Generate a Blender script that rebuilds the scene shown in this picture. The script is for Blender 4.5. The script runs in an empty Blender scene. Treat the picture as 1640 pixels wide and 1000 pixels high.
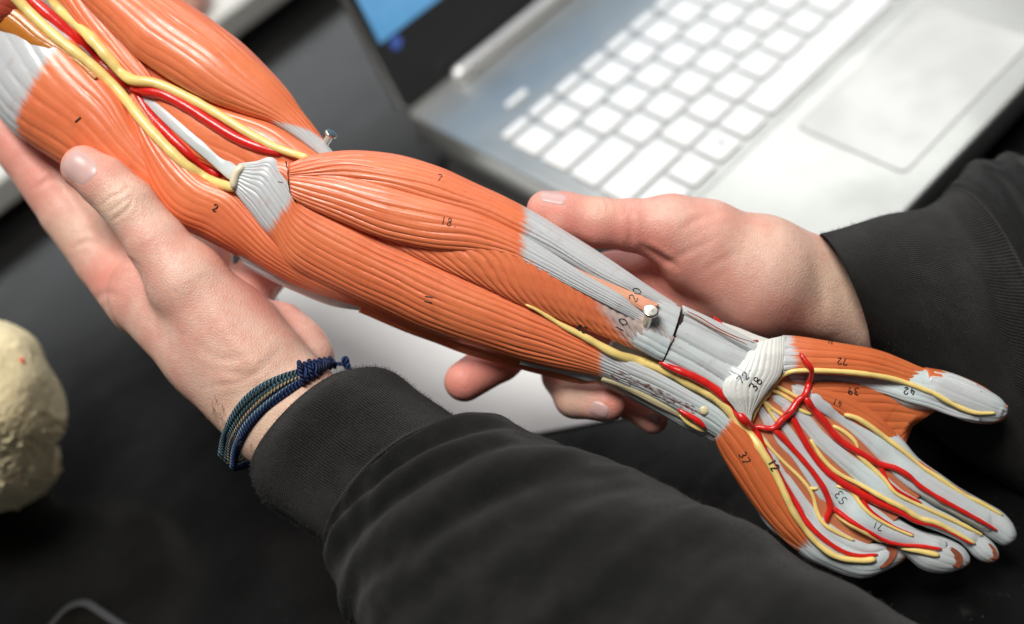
import bpy, math, random
import numpy as np
from mathutils import Vector, Matrix
from mathutils.bvhtree import BVHTree

C = bpy.context.scene.collection
random.seed(7)
rng = np.random.default_rng(7)

# ------------------------------------------------------------------ camera
# laptop frame: x right, y towards the hinge, z up; the table is TZ below the keyboard
RC = np.array([[0.684163, -0.705366, -0.185417],
               [-0.629068, -0.442082, -0.639403],
               [0.369044, 0.554096, -0.74618]])      # rows: camera right, down, forward
CAM = np.array([-0.27152, -0.361142, 0.398075])
F = 2000.0                                            # focal length in pixels of the 1640 px wide photo
TZ = -0.030
D0 = 0.425                                            # distance of the arm model
S = D0 / F                                            # metres per modelling unit
CAMW = CAM - np.array([0, 0, TZ])
cam_d = bpy.data.cameras.new('camera')
cam = bpy.data.objects.new('camera', cam_d)
C.objects.link(cam)
m3 = np.column_stack([RC[0], -RC[1], -RC[2]])
M4 = Matrix.Identity(4)
for i in range(3):
    for j in range(3):
        M4[i][j] = m3[i, j]
    M4[i][3] = CAMW[i]
cam.matrix_world = M4
cam_d.sensor_width = 36.0
cam_d.lens = 36.0 * F / 1640.0
cam_d.clip_start = 0.01
cam_d.clip_end = 50
cam_d.dof.use_dof = True
cam_d.dof.focus_distance = 0.418
cam_d.dof.aperture_fstop = (cam_d.lens / 1000) / 0.0115
bpy.context.scene.camera = cam

# ------------------------------------------------------------------ light
sc = bpy.context.scene
w = bpy.data.worlds.new('World')
sc.world = w
w.use_nodes = True
w.node_tree.nodes['Background'].inputs[0].default_value = (0.92, 0.96, 1.0, 1)
w.node_tree.nodes['Background'].inputs[1].default_value = 0.06

def area(name, loc, target, sx, sy, power, col):
    l = bpy.data.lights.new(name, 'AREA')
    l.shape = 'RECTANGLE'
    l.size = sx
    l.size_y = sy
    l.energy = power
    l.color = col
    o = bpy.data.objects.new(name, l)
    C.objects.link(o)
    o.location = loc
    o.rotation_euler = (Vector(target) - Vector(loc)).to_track_quat('-Z', 'Y').to_euler()
    return o
area('ceiling_light', (-0.30, -0.05, 1.75), (0.0, 0.0, 0.1), 0.75, 0.45, 35, (1.0, 0.97, 0.93))
area('ceiling_light', (1.5, 0.85, 1.7), (0.1, 0.0, 0.1), 1.5, 1.1, 17, (1.0, 0.985, 0.96))
area('window_light', (0.75, 2.5, 1.5), (0.1, 0.0, 0.0), 1.7, 1.0, 16, (0.96, 0.98, 1.0))
sc.view_settings.view_transform = 'Standard'
sc.view_settings.look = 'None'
sc.view_settings.exposure = 0
sc.view_settings.gamma = 1
try:
    sc.view_settings.use_curve_mapping = False
except Exception:
    pass
sc.cycles.use_denoising = True
sc.cycles.max_bounces = 8

# ------------------------------------------------------------------ frames
RCT = RC.T
def U2W(P):
    """modelling units (x right, y down, z towards the camera; 1 = one photo pixel at D0) -> world"""
    P = np.asarray(P, float).reshape(-1, 3)
    Cc = np.stack([P[:, 0] * S, P[:, 1] * S, D0 - P[:, 2] * S], 1)
    return CAMW + Cc @ RCT.T
def px(x, y, z=0.0):
    """point seen at photo pixel (x, y) at height z above the focus plane, in modelling units"""
    k = 1 - np.asarray(z, float) / F
    return np.stack([(np.asarray(x, float) - 820) * k, (np.asarray(y, float) - 500) * k, np.asarray(z, float) + 0 * k], -1)
def table_at(x, y, zw=0.0):
    d = RCT @ np.array([(x - 820) / F, (y - 500) / F, 1.0])
    return CAMW + d * ((zw - CAMW[2]) / d[2])

# ------------------------------------------------------------------ object helpers
def props(o, label=None, cat=None, group=None, kind=None):
    if label: o['label'] = label
    if cat: o['category'] = cat
    if group: o['group'] = group
    if kind: o['kind'] = kind
    return o
def empty(name, loc, label, cat, group=None):
    o = bpy.data.objects.new(name, None)
    o.empty_display_size = 0.02
    C.objects.link(o)
    o.location = loc
    return props(o, label, cat, group)
def link(name, V, Fc, mat, parent=None, uv=None, attrs=None, smooth=True, world=False):
    V = np.asarray(V, float)
    if not world:
        V = U2W(V)
    if parent is not None:
        V = V - np.array(root_loc(parent))
    me = bpy.data.meshes.new(name)
    Fc = np.asarray(Fc) if not isinstance(Fc, list) else Fc
    if isinstance(Fc, list):
        me.from_pydata(V.tolist(), [], Fc)
    else:
        n, k = Fc.shape
        me.vertices.add(len(V))
        me.vertices.foreach_set('co', V.astype(np.float32).ravel())
        me.loops.add(n * k)
        me.loops.foreach_set('vertex_index', Fc.astype(np.int32).ravel())
        me.polygons.add(n)
        me.polygons.foreach_set('loop_start', (np.arange(n) * k).astype(np.int32))
        me.update(calc_edges=True)
    if uv is not None:
        l = me.uv_layers.new(name='UVMap')
        vi = np.empty(len(me.loops), np.int32)
        me.loops.foreach_get('vertex_index', vi)
        l.data.foreach_set('uv', np.asarray(uv, np.float32)[vi].ravel())
    for k_, a in (attrs or {}).items():
        at = me.attributes.new(k_, 'FLOAT', 'POINT')
        at.data.foreach_set('value', np.asarray(a, np.float32).ravel())
    me.polygons.foreach_set('use_smooth', np.full(len(me.polygons), smooth))
    me.materials.append(mat)
    me.validate()
    o = bpy.data.objects.new(name, me)
    C.objects.link(o)
    if parent is not None:
        o.parent = parent
    return o
def root_loc(p):
    v = np.zeros(3)
    while p is not None:
        v = v + np.array(p.location)
        p = p.parent
    return v

# ------------------------------------------------------------------ curves
def spline(P, n):
    """Catmull-Rom through P, resampled to n points by arc length"""
    P = np.asarray(P, float)
    if len(P) == 2:
        t = np.linspace(0, 1, n)[:, None]
        return P[0] * (1 - t) + P[1] * t
    Q = np.vstack([2 * P[0] - P[1], P, 2 * P[-1] - P[-2]])
    out = []
    for i in range(len(P) - 1):
        p0, p1, p2, p3 = Q[i:i + 4]
        t = np.linspace(0, 1, 24, endpoint=False)[:, None]
        out.append(0.5 * ((2 * p1) + (-p0 + p2) * t + (2 * p0 - 5 * p1 + 4 * p2 - p3) * t ** 2 + (-p0 + 3 * p1 - 3 * p2 + p3) * t ** 3))
    out.append(P[-1:])
    D = np.vstack(out)
    s = np.r_[0, np.cumsum(np.linalg.norm(np.diff(D[:, :2], axis=0), axis=1))]
    s += np.arange(len(s)) * 1e-9
    u = np.linspace(0, s[-1], n)
    return np.stack([np.interp(u, s, D[:, k]) for k in range(D.shape[1])], 1)
def prof(v, n):
    if np.isscalar(v):
        return np.full(n, float(v))
    v = np.asarray(v, float)
    if v.ndim == 2:
        return np.interp(np.linspace(0, 1, n), v[:, 0], v[:, 1])
    x = np.linspace(0, 1, len(v))
    t = np.linspace(0, 1, n)
    y = np.interp(t, x, v)
    for _ in range(max(1, n // 20)):
        y[1:-1] = (y[:-2] + 2 * y[1:-1] + y[2:]) / 4
    return y
class Wob:
    """smooth 2-D noise from a few sines"""
    def __init__(s, fx, fy, n=6, seed=0):
        r = np.random.default_rng(seed)
        s.a = r.uniform(-fx, fx, n); s.b = r.uniform(-fy, fy, n); s.p = r.uniform(0, 6.28, n); s.w = r.uniform(.4, 1, n)
    def __call__(s, x, y):
        return sum(w_ * np.sin(6.283 * (a * x + b * y) + p) for a, b, p, w_ in zip(s.a, s.b, s.p, s.w)) / np.sqrt((s.w ** 2).sum())
def grid_faces(n, m, closed=True):
    i = np.arange(n - 1)[:, None]
    j = np.arange(m if closed else m - 1)[None, :]
    a = i * m + j
    b = i * m + (j + 1) % m
    return np.stack([a, b, b + m, a + m], -1).reshape(-1, 4)
def normals(G, closed=True):
    du = np.gradient(G, axis=0)
    if closed:
        dv = (np.roll(G, -1, 1) - np.roll(G, 1, 1)) / 2
    else:
        dv = np.gradient(G, axis=1)
    nn = np.cross(dv, du)
    nn /= np.linalg.norm(nn, axis=-1, keepdims=True) + 1e-9
    return nn

ARM_V, ARM_F = [], []
def reg(V, Fc, store=None):
    st = store if store is not None else (ARM_V, ARM_F)
    st[0].append((np.asarray(V), np.asarray(Fc)))
def make_bvh(lst):
    V, Fs, off = [], [], 0
    for v, f in lst:
        V.append(v)
        Fs.append(f + off)
        off += len(v)
    V = np.vstack(V)
    f = np.vstack(Fs)
    return BVHTree.FromPolygons(V.tolist(), f.tolist())
EYE = Vector((0, 0, F))
def cast(bvh, x, y, default=None):
    d = Vector((x - 820, y - 500, -F)).normalized()
    h = bvh.ray_cast(EYE, d)
    if h[0] is None:
        return default
    return h[0].z

seedc = [0]
def loft(name, L, R, mat, parent, zL=0, zR=0, k=0.8, n=150, m=120, nf=12, amp=3.0, shear=0.0, sharp=0.5,
         t0=None, t1=None, end=(0, 0), lump=0.0, label=None, store=True, expo=1.0, kb=None, wob=.24, extra=None, pinn=None, bow=0.0):
    """solid between two edge curves (photo pixels) with fibre grooves running along it.
    L = lower edge, R = upper edge; front half of the section faces the camera."""
    seedc[0] += 1
    sd = seedc[0] * 13
    Lc = spline(L, n); Rc = spline(R, n)
    zl = prof(zL, n); zr = prof(zR, n); kk = prof(k, n)
    LP = px(Lc[:, 0], Lc[:, 1], zl); RP = px(Rc[:, 0], Rc[:, 1], zr)
    mid = (LP + RP) / 2
    ch = (RP - LP) / 2
    hw = np.linalg.norm(ch, axis=1)
    tan = np.gradient(mid, axis=0)
    tan /= np.linalg.norm(tan, axis=1, keepdims=True) + 1e-9
    up = np.cross(ch, tan)
    up /= np.linalg.norm(up, axis=1, keepdims=True) + 1e-9
    up[up[:, 2] < 0] *= -1
    # m angles, more of them on the front
    th = np.concatenate([np.linspace(0, np.pi, int(m * .72), endpoint=False), np.linspace(np.pi, 2 * np.pi, m - int(m * .72), endpoint=False)])
    c, s = np.cos(th), np.sin(th)
    if expo != 1.0:
        s2 = np.sign(s) * np.abs(s) ** expo
    else:
        s2 = s
    kbk = prof(kb, n) if kb is not None else kk
    hf = (hw * kk)[:, None] * np.where(s2 > 0, s2, 0)[None] + (hw * kbk)[:, None] * np.where(s2 < 0, s2, 0)[None]
    G = mid[:, None, :] + ch[:, None, :] * c[None, :, None] + up[:, None, :] * hf[..., None]
    if bow:
        G = G - tan[:, None] * (bow * (1 - np.abs(c) ** 2.5)[None] * (np.linspace(0, 1, n) ** 3)[:, None])[..., None]
    t = np.linspace(0, 1, n)[:, None] + 0 * th[None]
    T = th[None] + 0 * t
    N = normals(G)
    if (N[:, :int(m * .36)] * up[:, None, :]).sum() < 0:
        N = -N
        flip = True
    else:
        flip = False
    length = np.linalg.norm(np.diff(mid, axis=0), axis=1).sum()
    if nf and amp:
        w1 = Wob(1.3, 1.2, 6, sd); w2 = Wob(1.6, 1.4, 6, sd + 1)
        x = T / np.pi
        ta = t * length / 420.0
        ss = nf * x + (shear * (t - .5) if pinn is None else shear * t ** pinn) + wob * w1(ta, x) + .12 * w2(ta * 2, x * 2)
        idx = np.floor(ss)
        r1 = (np.abs(np.sin(idx * 12.9898 + sd) * 43758.5453) % 1)
        ridge = np.abs(np.sin(np.pi * ss)) ** sharp
        var = .8 + .38 * Wob(2, 3, 5, sd + 2)(ta * 1.5, x * 2)
        A = amp * (.55 + .6 * r1) * np.clip(var, .15, 1.4)
        # finer secondary fibres
        ridge2 = np.abs(np.sin(np.pi * (ss * 3.0 + .3 * w2(ta * 2, x)))) ** .7
        loc = np.clip(hw / (hw.max() * .35), 0.1, 1)[:, None]
        disp = (-(1 - ridge) * A - (1 - ridge2) * amp * .10) * loc
        if lump:
            disp = disp + lump * Wob(2.5, 1.5, 6, sd + 3)(ta, x)
        G = G + N * disp[..., None]
    if extra is not None:
        G = G + N * extra(t, T)[..., None]
    V = G.reshape(-1, 3)
    Fc = grid_faces(n, m)
    if flip:
        Fc = Fc[:, ::-1]
    # end caps
    ca = len(V); V = np.vstack([V, G[0].mean(0), G[-1].mean(0)])
    j = np.arange(m); jn = (j + 1) % m
    c0 = np.stack([np.full(m, ca), jn, j, j], 1)
    c1 = np.stack([np.full(m, ca + 1), (n - 1) * m + j, (n - 1) * m + jn, (n - 1) * m + jn], 1)
    if flip:
        c0 = c0[:, ::-1]; c1 = c1[:, ::-1]
    tris = [tuple(dict.fromkeys(r)) for r in np.vstack([c0, c1]).tolist()]
    arc = np.cumsum(np.r_[0, np.linalg.norm(np.diff(mid, axis=0), axis=1)])
    uv = np.stack([np.repeat(arc, m), (T / np.pi * hw.mean() * 1.6).ravel()], 1) / 100.0
    uv = np.vstack([uv, uv[0], uv[-1]])
    td = np.full(t.shape, -500.0)
    x = np.clip(T / np.pi, 0, 1)
    if t0 is not None:
        a, b = (t0, t0) if np.isscalar(t0) else t0
        td = np.maximum(td, ((a * (1 - x) + b * x) - t) * length)
    if t1 is not None:
        a, b = (t1, t1) if np.isscalar(t1) else t1
        td = np.maximum(td, (t - (a * (1 - x) + b * x)) * length)
    td = np.r_[td.ravel(), td[0, 0], td[-1, 0]]
    if store:
        ARM_V.append((V, Fc))
    o = link(name, V, Fc.tolist() + tris, mat, parent, uv, dict(tend=td))
    if label:
        o['label'] = label
    return o

def smooth1(z, it=8):
    z = z.copy()
    for _ in range(it):
        z[1:-1] = (z[:-2] + 2 * z[1:-1] + z[2:]) / 4
        z[0] = (z[0] * 2 + z[1]) / 3; z[-1] = (z[-1] * 2 + z[-2]) / 3
    return z
def drape(bvh, P, step=4.0, lift=0.0, it=6, default=-30):
    P = np.asarray(P, float)
    ln = np.linalg.norm(np.diff(P[:, :2], axis=0), axis=1).sum()
    n = max(6, int(ln / step))
    Q = spline(P, n)
    z = [cast(bvh, q[0], q[1]) for q in Q]
    ok = [i for i, v in enumerate(z) if v is not None]
    if not ok:
        z = np.full(n, float(default))
    else:
        z = np.interp(np.arange(n), ok, [z[i] for i in ok])
    sm = smooth1(z, it)
    z = smooth1(np.maximum(sm, z), max(3, it // 2)) + lift
    return Q, z
def strip(name, P, mat, parent, bvh, h=.35, lift=0, nf=5, amp=1.2, label=None, m=40, extra_w=0, t0=None, t1=None, sink=.35, kb=None, it=6, step=4.0):
    """raised band laid over what is already there; P rows = (x, y, width)"""
    P = np.asarray(P, float)
    Q, z = drape(bvh, P, step, lift, it)
    n = len(Q)
    tan = np.gradient(Q[:, :2], axis=0)
    tan /= np.linalg.norm(tan, axis=1, keepdims=True) + 1e-9
    nr = np.stack([tan[:, 1], -tan[:, 0]], 1)
    nr[nr[:, 1] > 0] *= 1
    wd = Q[:, 2:3] / 2
    Rr = Q[:, :2] + nr * wd
    Ll = Q[:, :2] - nr * wd
    z = z - Q[:, 2] * h * .5 * sink
    e_ = np.minimum(np.arange(n), np.arange(n)[::-1])
    z = z - np.where(e_ < 4, (4 - e_) * Q[:, 2] * h * .12, 0)
    V_L = np.c_[Ll, z]; V_R = np.c_[Rr, z]
    return loft(name, V_L[:, :2], V_R[:, :2], mat, parent, zL=np.c_[np.linspace(0, 1, n), z], zR=np.c_[np.linspace(0, 1, n), z], k=h, n=max(n, 12), m=m, nf=nf, amp=amp, label=label, t0=t0, t1=t1, kb=kb)
def tube_raw(Pu, r, m=14, closed=False):
    """Pu: (n,3) points in modelling units, r: radii"""
    n = len(Pu)
    r = prof(r, n) if not (isinstance(r, np.ndarray) and len(r) == n) else r
    tan = np.gradient(Pu, axis=0)
    if closed:
        tan = np.roll(Pu, -1, 0) - np.roll(Pu, 1, 0)
    tan /= np.linalg.norm(tan, axis=1, keepdims=True) + 1e-9
    up = np.zeros_like(tan); ref = np.array([0, 0, 1.0])
    for i in range(n):
        u = ref - tan[i] * (ref @ tan[i])
        u /= np.linalg.norm(u) + 1e-9
        up[i] = u
        ref = u if closed is False else ref
    sd = np.cross(tan, up)
    th = np.linspace(0, 2 * np.pi, m, endpoint=False)
    G = Pu[:, None] + r[:, None, None] * (sd[:, None] * np.cos(th)[None, :, None] + up[:, None] * np.sin(th)[None, :, None])
    Fc = grid_faces(n, m)
    V = G.reshape(-1, 3)
    arc = np.cumsum(np.r_[0, np.linalg.norm(np.diff(Pu, axis=0), axis=1)])
    uv = np.stack([np.repeat(arc, m), np.tile(th, n) * r.mean()], 1) / 100
    fl = Fc.tolist()
    if closed:
        a = (n - 1) * m + np.arange(m); b = (n - 1) * m + (np.arange(m) + 1) % m
        fl += np.stack([a, b, (np.arange(m) + 1) % m, np.arange(m)], 1).tolist()
    else:
        fl.append(list(range(m))[::-1])
        fl.append([(n - 1) * m + i for i in range(m)])
    return V, fl, uv
def tube(name, P, r, mat, parent, bvh, lift=0.35, store=None, it=5, label=None, wob=.06, step=4.0, extra=None):
    """vessel or nerve laid on the surface; P rows (x, y), r radius list"""
    Q, z = drape(bvh, np.asarray(P, float)[:, :2], step, 0, it)
    n = len(Q)
    rr = prof(r, n)
    seedc[0] += 1
    rr = rr * (1 + wob * Wob(6, 0, 6, seedc[0])(np.linspace(0, 1, n) * n / 30, 0))
    rr[:2] *= (.6, .9); rr[-2:] *= (.9, .6)
    Pu = px(Q[:, 0], Q[:, 1], z + rr * lift)
    V, fl, uv = tube_raw(Pu, rr)
    if extra is not None:
        extra.append((V, fl, uv)); return None
    if store is not None:
        store.append((V, np.array(fl[:-2])))
    o = link(name, V, fl, mat, parent, uv)
    if label: o['label'] = label
    return o
def merge(parts):
    V, Fl, U, off = [], [], [], 0
    for v, f, u in parts:
        V.append(v); U.append(u)
        Fl += [[i + off for i in q] for q in f]
        off += len(v)
    return np.vstack(V), Fl, np.vstack(U)

# ------------------------------------------------------------------ SDF meshing
class SDF:
    def __init__(s, lo, hi, vox):
        s.lo = np.array(lo, float); s.vox = vox
        s.sh = np.ceil((np.array(hi) - s.lo) / vox).astype(int) + 1
        ax = [s.lo[i] + vox * np.arange(s.sh[i]) for i in range(3)]
        s.X, s.Y, s.Z = [a.astype(np.float32) for a in np.meshgrid(*ax, indexing='ij', sparse=True)]
        s.d = np.full(s.sh, 1e3, np.float32)
    def cap(s, a, b, ra, rb, k=14.0, zs=1.0):
        a = np.array(a, float); b = np.array(b, float)
        ab = b - a
        L2 = (ab ** 2).sum() + 1e-6
        h = np.clip(((s.X - a[0]) * ab[0] + (s.Y - a[1]) * ab[1] + (s.Z - a[2]) * ab[2]) / L2, 0, 1)
        dx = s.X - a[0] - h * ab[0]; dy = s.Y - a[1] - h * ab[1]; dz = (s.Z - a[2] - h * ab[2]) / zs
        d = np.sqrt(dx * dx + dy * dy + dz * dz) - (ra + h * (rb - ra))
        s.smin(d, k)
    def smin(s, d, k):
        h = np.clip(0.5 + 0.5 * (s.d - d) / k, 0, 1)
        s.d = (s.d * (1 - h) + d * h - k * h * (1 - h)).astype(np.float32)
    def mesh(s, smooth=3):
        d = s.d
        sg = d < 0
        nx, ny, nz = d.shape
        # surface nets: a vertex in every cell crossed by the surface
        cnt = np.zeros((nx - 1, ny - 1, nz - 1), np.float32)
        acc = np.zeros((nx - 1, ny - 1, nz - 1, 3), np.float32)
        corner = lambda a, b, c: (slice(a, nx - 1 + a), slice(b, ny - 1 + b), slice(c, nz - 1 + c))
        for axis in range(3):
            for o1 in (0, 1):
                for o2 in (0, 1):
                    a = [0, 0, 0]; b = [0, 0, 0]
                    oth = [i for i in range(3) if i != axis]
                    a[oth[0]] = b[oth[0]] = o1; a[oth[1]] = b[oth[1]] = o2
                    b[axis] = 1
                    da = d[corner(*a)]; db = d[corner(*b)]
                    cr = (da < 0) != (db < 0)
                    tt = np.where(cr, da / (da - db + 1e-12), 0)
                    cnt += cr
                    acc[..., axis] += np.where(cr, tt, 0)
                    acc[..., oth[0]] += np.where(cr, o1, 0)
                    acc[..., oth[1]] += np.where(cr, o2, 0)
        act = cnt > 0
        idx = np.full(act.shape, -1, np.int64)
        idx[act] = np.arange(act.sum())
        base = np.argwhere(act)
        V = (base + acc[act] / cnt[act][:, None]) * s.vox + s.lo
        quads = []
        for axis in range(3):
            oth = [i for i in range(3) if i != axis]
            sl0 = [slice(1, -1)] * 3; sl0[axis] = slice(0, -1)
            sl1 = [slice(1, -1)] * 3; sl1[axis] = slice(1, None)
            A = sg[tuple(sl0)]; B = sg[tuple(sl1)]
            cr = np.argwhere(A != B)
            off = np.array([1, 1, 1]); off[axis] = 0
            p = cr + off
            ins = A[tuple(cr.T)]
            e1 = np.zeros(3, int); e1[oth[0]] = 1
            e2 = np.zeros(3, int); e2[oth[1]] = 1
            q = np.stack([idx[tuple((p - e1 - e2).T)], idx[tuple((p - e2).T)], idx[tuple(p.T)], idx[tuple((p - e1).T)]], 1)
            fl = ins if axis != 1 else ~ins
            q = np.where(fl[:, None], q, q[:, ::-1])
            quads.append(q)
        Q = np.vstack(quads)
        Q = Q[(Q >= 0).all(1)]
        for _ in range(smooth):
            sm = np.zeros_like(V); c = np.zeros(len(V))
            for i in range(4):
                a = Q[:, i]; b = Q[:, (i + 1) % 4]
                for k_ in range(3):
                    sm[:, k_] += np.bincount(a, V[b, k_], len(V)) + np.bincount(b, V[a, k_], len(V))
                c += np.bincount(a, minlength=len(V)) + np.bincount(b, minlength=len(V))
            V = V * .4 + .6 * sm / np.maximum(c, 1)[:, None]
        return V, Q
def vnormals(V, Q):
    n = np.cross(V[Q[:, 2]] - V[Q[:, 0]], V[Q[:, 3]] - V[Q[:, 1]])
    N = np.zeros_like(V)
    for i in range(4):
        for k in range(3):
            N[:, k] += np.bincount(Q[:, i], n[:, k], len(V))
    return N / (np.linalg.norm(N, axis=1, keepdims=True) + 1e-9)

# ------------------------------------------------------------------ materials
class NT:
    def __init__(s, name):
        s.m = bpy.data.materials.new(name)
        s.m.use_nodes = True
        s.t = s.m.node_tree
        s.b = s.t.nodes['Principled BSDF']
    def n(s, typ, **kw):
        nd = s.t.nodes.new(typ)
        for k, v in kw.items():
            if k.startswith('i_'):
                key = k[2:]
                key = int(key) if key.isdigit() else key.replace('_', ' ')
                if isinstance(v, tuple) and len(v) == 2 and hasattr(v[0], 'outputs'):
                    s.t.links.new(v[0].outputs[v[1]], nd.inputs[key])
                elif hasattr(v, 'outputs'):
                    s.t.links.new(v.outputs[0], nd.inputs[key])
                else:
                    nd.inputs[key].default_value = v
            else:
                setattr(nd, k, v)
        return nd
    def to(s, src, key, out=0):
        s.t.links.new(src.outputs[out], s.b.inputs[key])
    def set(s, **kw):
        for k, v in kw.items():
            s.b.inputs[k.replace('_', ' ')].default_value = v
    def math(s, op, a, b=None, c=None, clamp=False):
        nd = s.t.nodes.new('ShaderNodeMath'); nd.operation = op; nd.use_clamp = clamp
        for i, v in enumerate((a, b, c)):
            if v is None: continue
            if hasattr(v, 'outputs'): s.t.links.new(v.outputs[0], nd.inputs[i])
            else: nd.inputs[i].default_value = v
        return nd
    def mix(s, fac, a, b, blend='MIX'):
        nd = s.t.nodes.new('ShaderNodeMix'); nd.data_type = 'RGBA'; nd.blend_type = blend
        for key, v in ((0, fac), (6, a), (7, b)):
            if hasattr(v, 'outputs'):
                o = v.outputs[2] if v.bl_idname == 'ShaderNodeMix' else v.outputs[0]
                s.t.links.new(o, nd.inputs[key])
            else:
                nd.inputs[key].default_value = v if key == 0 else (*v, 1)
        return nd
    def mixto(s, mx, key):
        s.t.links.new(mx.outputs[2], s.b.inputs[key])
    def scaled(s, coord, sx, sy, sz=1):
        mp = s.n('ShaderNodeMapping')
        s.t.links.new(coord, mp.inputs[0])
        mp.inputs['Scale'].default_value = (sx, sy, sz)
        return mp
    def noise(s, vec, scale, detail=4, rough=.55):
        nd = s.n('ShaderNodeTexNoise')
        s.t.links.new(vec.outputs[0] if hasattr(vec, 'outputs') else vec, nd.inputs['Vector'])
        nd.inputs['Scale'].default_value = scale; nd.inputs['Detail'].default_value = detail; nd.inputs['Roughness'].default_value = rough
        return nd
    def ramp(s, fac, a, b, lo=(0, 0, 0), hi=(1, 1, 1)):
        mr = s.t.nodes.new('ShaderNodeMapRange'); mr.clamp = True; mr.interpolation_type = 'SMOOTHSTEP'
        s.t.links.new(fac.outputs[0], mr.inputs[0])
        mr.inputs[1].default_value = a; mr.inputs[2].default_value = b
        return mr
    def bump(s, h, strength, dist):
        b = s.n('ShaderNodeBump')
        b.inputs['Strength'].default_value = strength; b.inputs['Distance'].default_value = dist
        s.t.links.new(h.outputs[0], b.inputs['Height'])
        s.t.links.new(b.outputs[0], s.b.inputs['Normal'])
        return b

GREY = (0.56, 0.575, 0.585)
ORANGE = (0.78, 0.188, 0.074)
def m_muscle(name, base=ORANGE, other=GREY, jag=22.0, wear=0.0, soft=8.0, rough=.36, patch=0.0):
    k = NT(name)
    uv = k.n('ShaderNodeTexCoord').outputs['UV']
    at = k.n('ShaderNodeAttribute', attribute_name='tend')
    fine = k.noise(k.scaled(uv, 1.2, 34, 1), 1.0, 4, .65)
    big = k.noise(k.scaled(uv, .6, 1.0, 1), 1.3, 3)
    lvl = k.n('ShaderNodeMath', operation='MULTIPLY_ADD')
    k.t.links.new(fine.outputs[0], lvl.inputs[0]); lvl.inputs[1].default_value = jag * 2
    k.t.links.new(at.outputs['Fac'], lvl.inputs[2])
    lvl2 = k.math('SUBTRACT', lvl, jag)
    mask = k.ramp(lvl2, -soft, soft)
    c0 = k.mix(k.ramp(big, .35, .7), base, tuple(min(1, v * f) for v, f in zip(base, (1.08, 1.22, 1.2))))
    fl = k.noise(k.scaled(uv, 3, 30, 1), 1.0, 4, .7)
    c0 = k.mix(k.ramp(fl, .62, .95), c0, tuple(v * .82 for v in base))
    fl2 = k.noise(k.scaled(uv, 2, 40, 1), 1.7, 4, .7)
    c1 = k.mix(k.ramp(fl2, .58, .8), other, tuple(v * .72 for v in other))
    mx = k.mix(mask, c0, c1)
    if wear:
        wn = k.noise(k.scaled(uv, 1.6, 30, 1), 1.6, 6, .75)
        wb = k.noise(k.scaled(uv, .5, 3.0, 1), 1.3, 2)
        wf = k.math('MULTIPLY', k.ramp(wn, .63, .67), k.ramp(wb, .62 - wear, .75 - wear))
        mx = k.mix(wf, mx, (.22, .075, .05))
    sp = k.noise(k.scaled(uv, 1, 1, 1), 26, 2, .5)
    mx = k.mix(k.ramp(sp, .76, .79), mx, (.12, .07, .05))
    gr = k.noise(k.scaled(uv, 1, 1, 1), 3.2, 6, .7)
    mx = k.mix(k.math('MULTIPLY', k.ramp(gr, .52, .74), .32), mx, tuple(v * .55 for v in base))
    ch = k.noise(k.scaled(uv, 1, 2.2, 1), 17, 3, .6)
    mx = k.mix(k.math('MULTIPLY', k.ramp(ch, .755, .77), .7), mx, (.80, .62, .52))
    k.mixto(mx, 'Base Color')
    rn = k.noise(k.scaled(uv, 1, 3, 1), 5, 4)
    rr = k.ramp(rn, .2, .8); rr.inputs[3].default_value = rough - .08; rr.inputs[4].default_value = rough + .12
    k.to(rr, 'Roughness')
    k.set(Coat_Weight=.28, Coat_Roughness=.24, Specular_IOR_Level=.5, Subsurface_Weight=.08, Subsurface_Scale=.002)
    k.b.inputs['Subsurface Radius'].default_value = (1, .4, .2)
    bn = k.noise(k.scaled(uv, 3, 34, 1), 1.0, 5, .6)
    gn = k.noise(k.scaled(uv, 1, 1, 1), 30, 3, .6)
    hh = k.math('MULTIPLY_ADD', gn, .25, bn)
    k.bump(hh, .28, .0004)
    return k.m
M_MUS = m_muscle('muscle_paint')
M_MUSW = m_muscle('muscle_paint_worn', wear=.16)
M_PINN = m_muscle('pinnate_muscle_paint', jag=38, soft=22, other=(.60, .47, .43))
M_PINK = m_muscle('pale_muscle_paint', base=(.76, .34, .22))
M_PALM = m_muscle('palm_muscle_paint', base=(.52, .16, .075))
M_THEN = m_muscle('thenar_paint', base=(.66, .155, .05))
M_TEN = m_muscle('tendon_paint', base=GREY, other=GREY, rough=.33)
M_TENW = m_muscle('worn_tendon_paint', base=(.56, .57, .575), other=GREY, wear=.20, rough=.35)
M_WHITE = m_muscle('ligament_paint', base=(.74, .73, .69), other=(.74, .73, .69), rough=.45)
M_FINGER = m_muscle('finger_paint', base=GREY, other=(.40, .13, .06), jag=16, wear=.10, rough=.3)
M_CREAM = m_muscle('cream_nerve_paint', base=(.70, .60, .36), other=(.70, .6, .36), wear=.05)
M_AMBER = m_muscle('amber_resin', base=(.50, .17, .025), other=GREY, rough=.25)
def m_simple(name, col, rough=.35, var=.25, coat=.3, scale=60, bump=.3, metal=0, var2=None):
    k = NT(name)
    co = k.n('ShaderNodeTexCoord').outputs['Object']
    nz = k.noise(k.scaled(co, 1, 1, 1), scale, 5, .6)
    c = k.mix(k.ramp(nz, .3, .75), col, tuple(v * (1 - var) for v in (col if var2 is None else var2)))
    k.mixto(c, 'Base Color')
    k.set(Roughness=rough, Coat_Weight=coat, Coat_Roughness=.2, Metallic=metal)
    if bump:
        n2 = k.noise(k.scaled(co, 1, 1, 1), scale * 8, 4, .6)
        k.bump(n2, bump, .0003)
    return k.m
M_YEL = m_simple('nerve_paint', (.96, .73, .25), .30, .12, .3, 160)
M_RED = m_simple('artery_paint', (.74, .018, .014), .28, .2, .4, 150)
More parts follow.
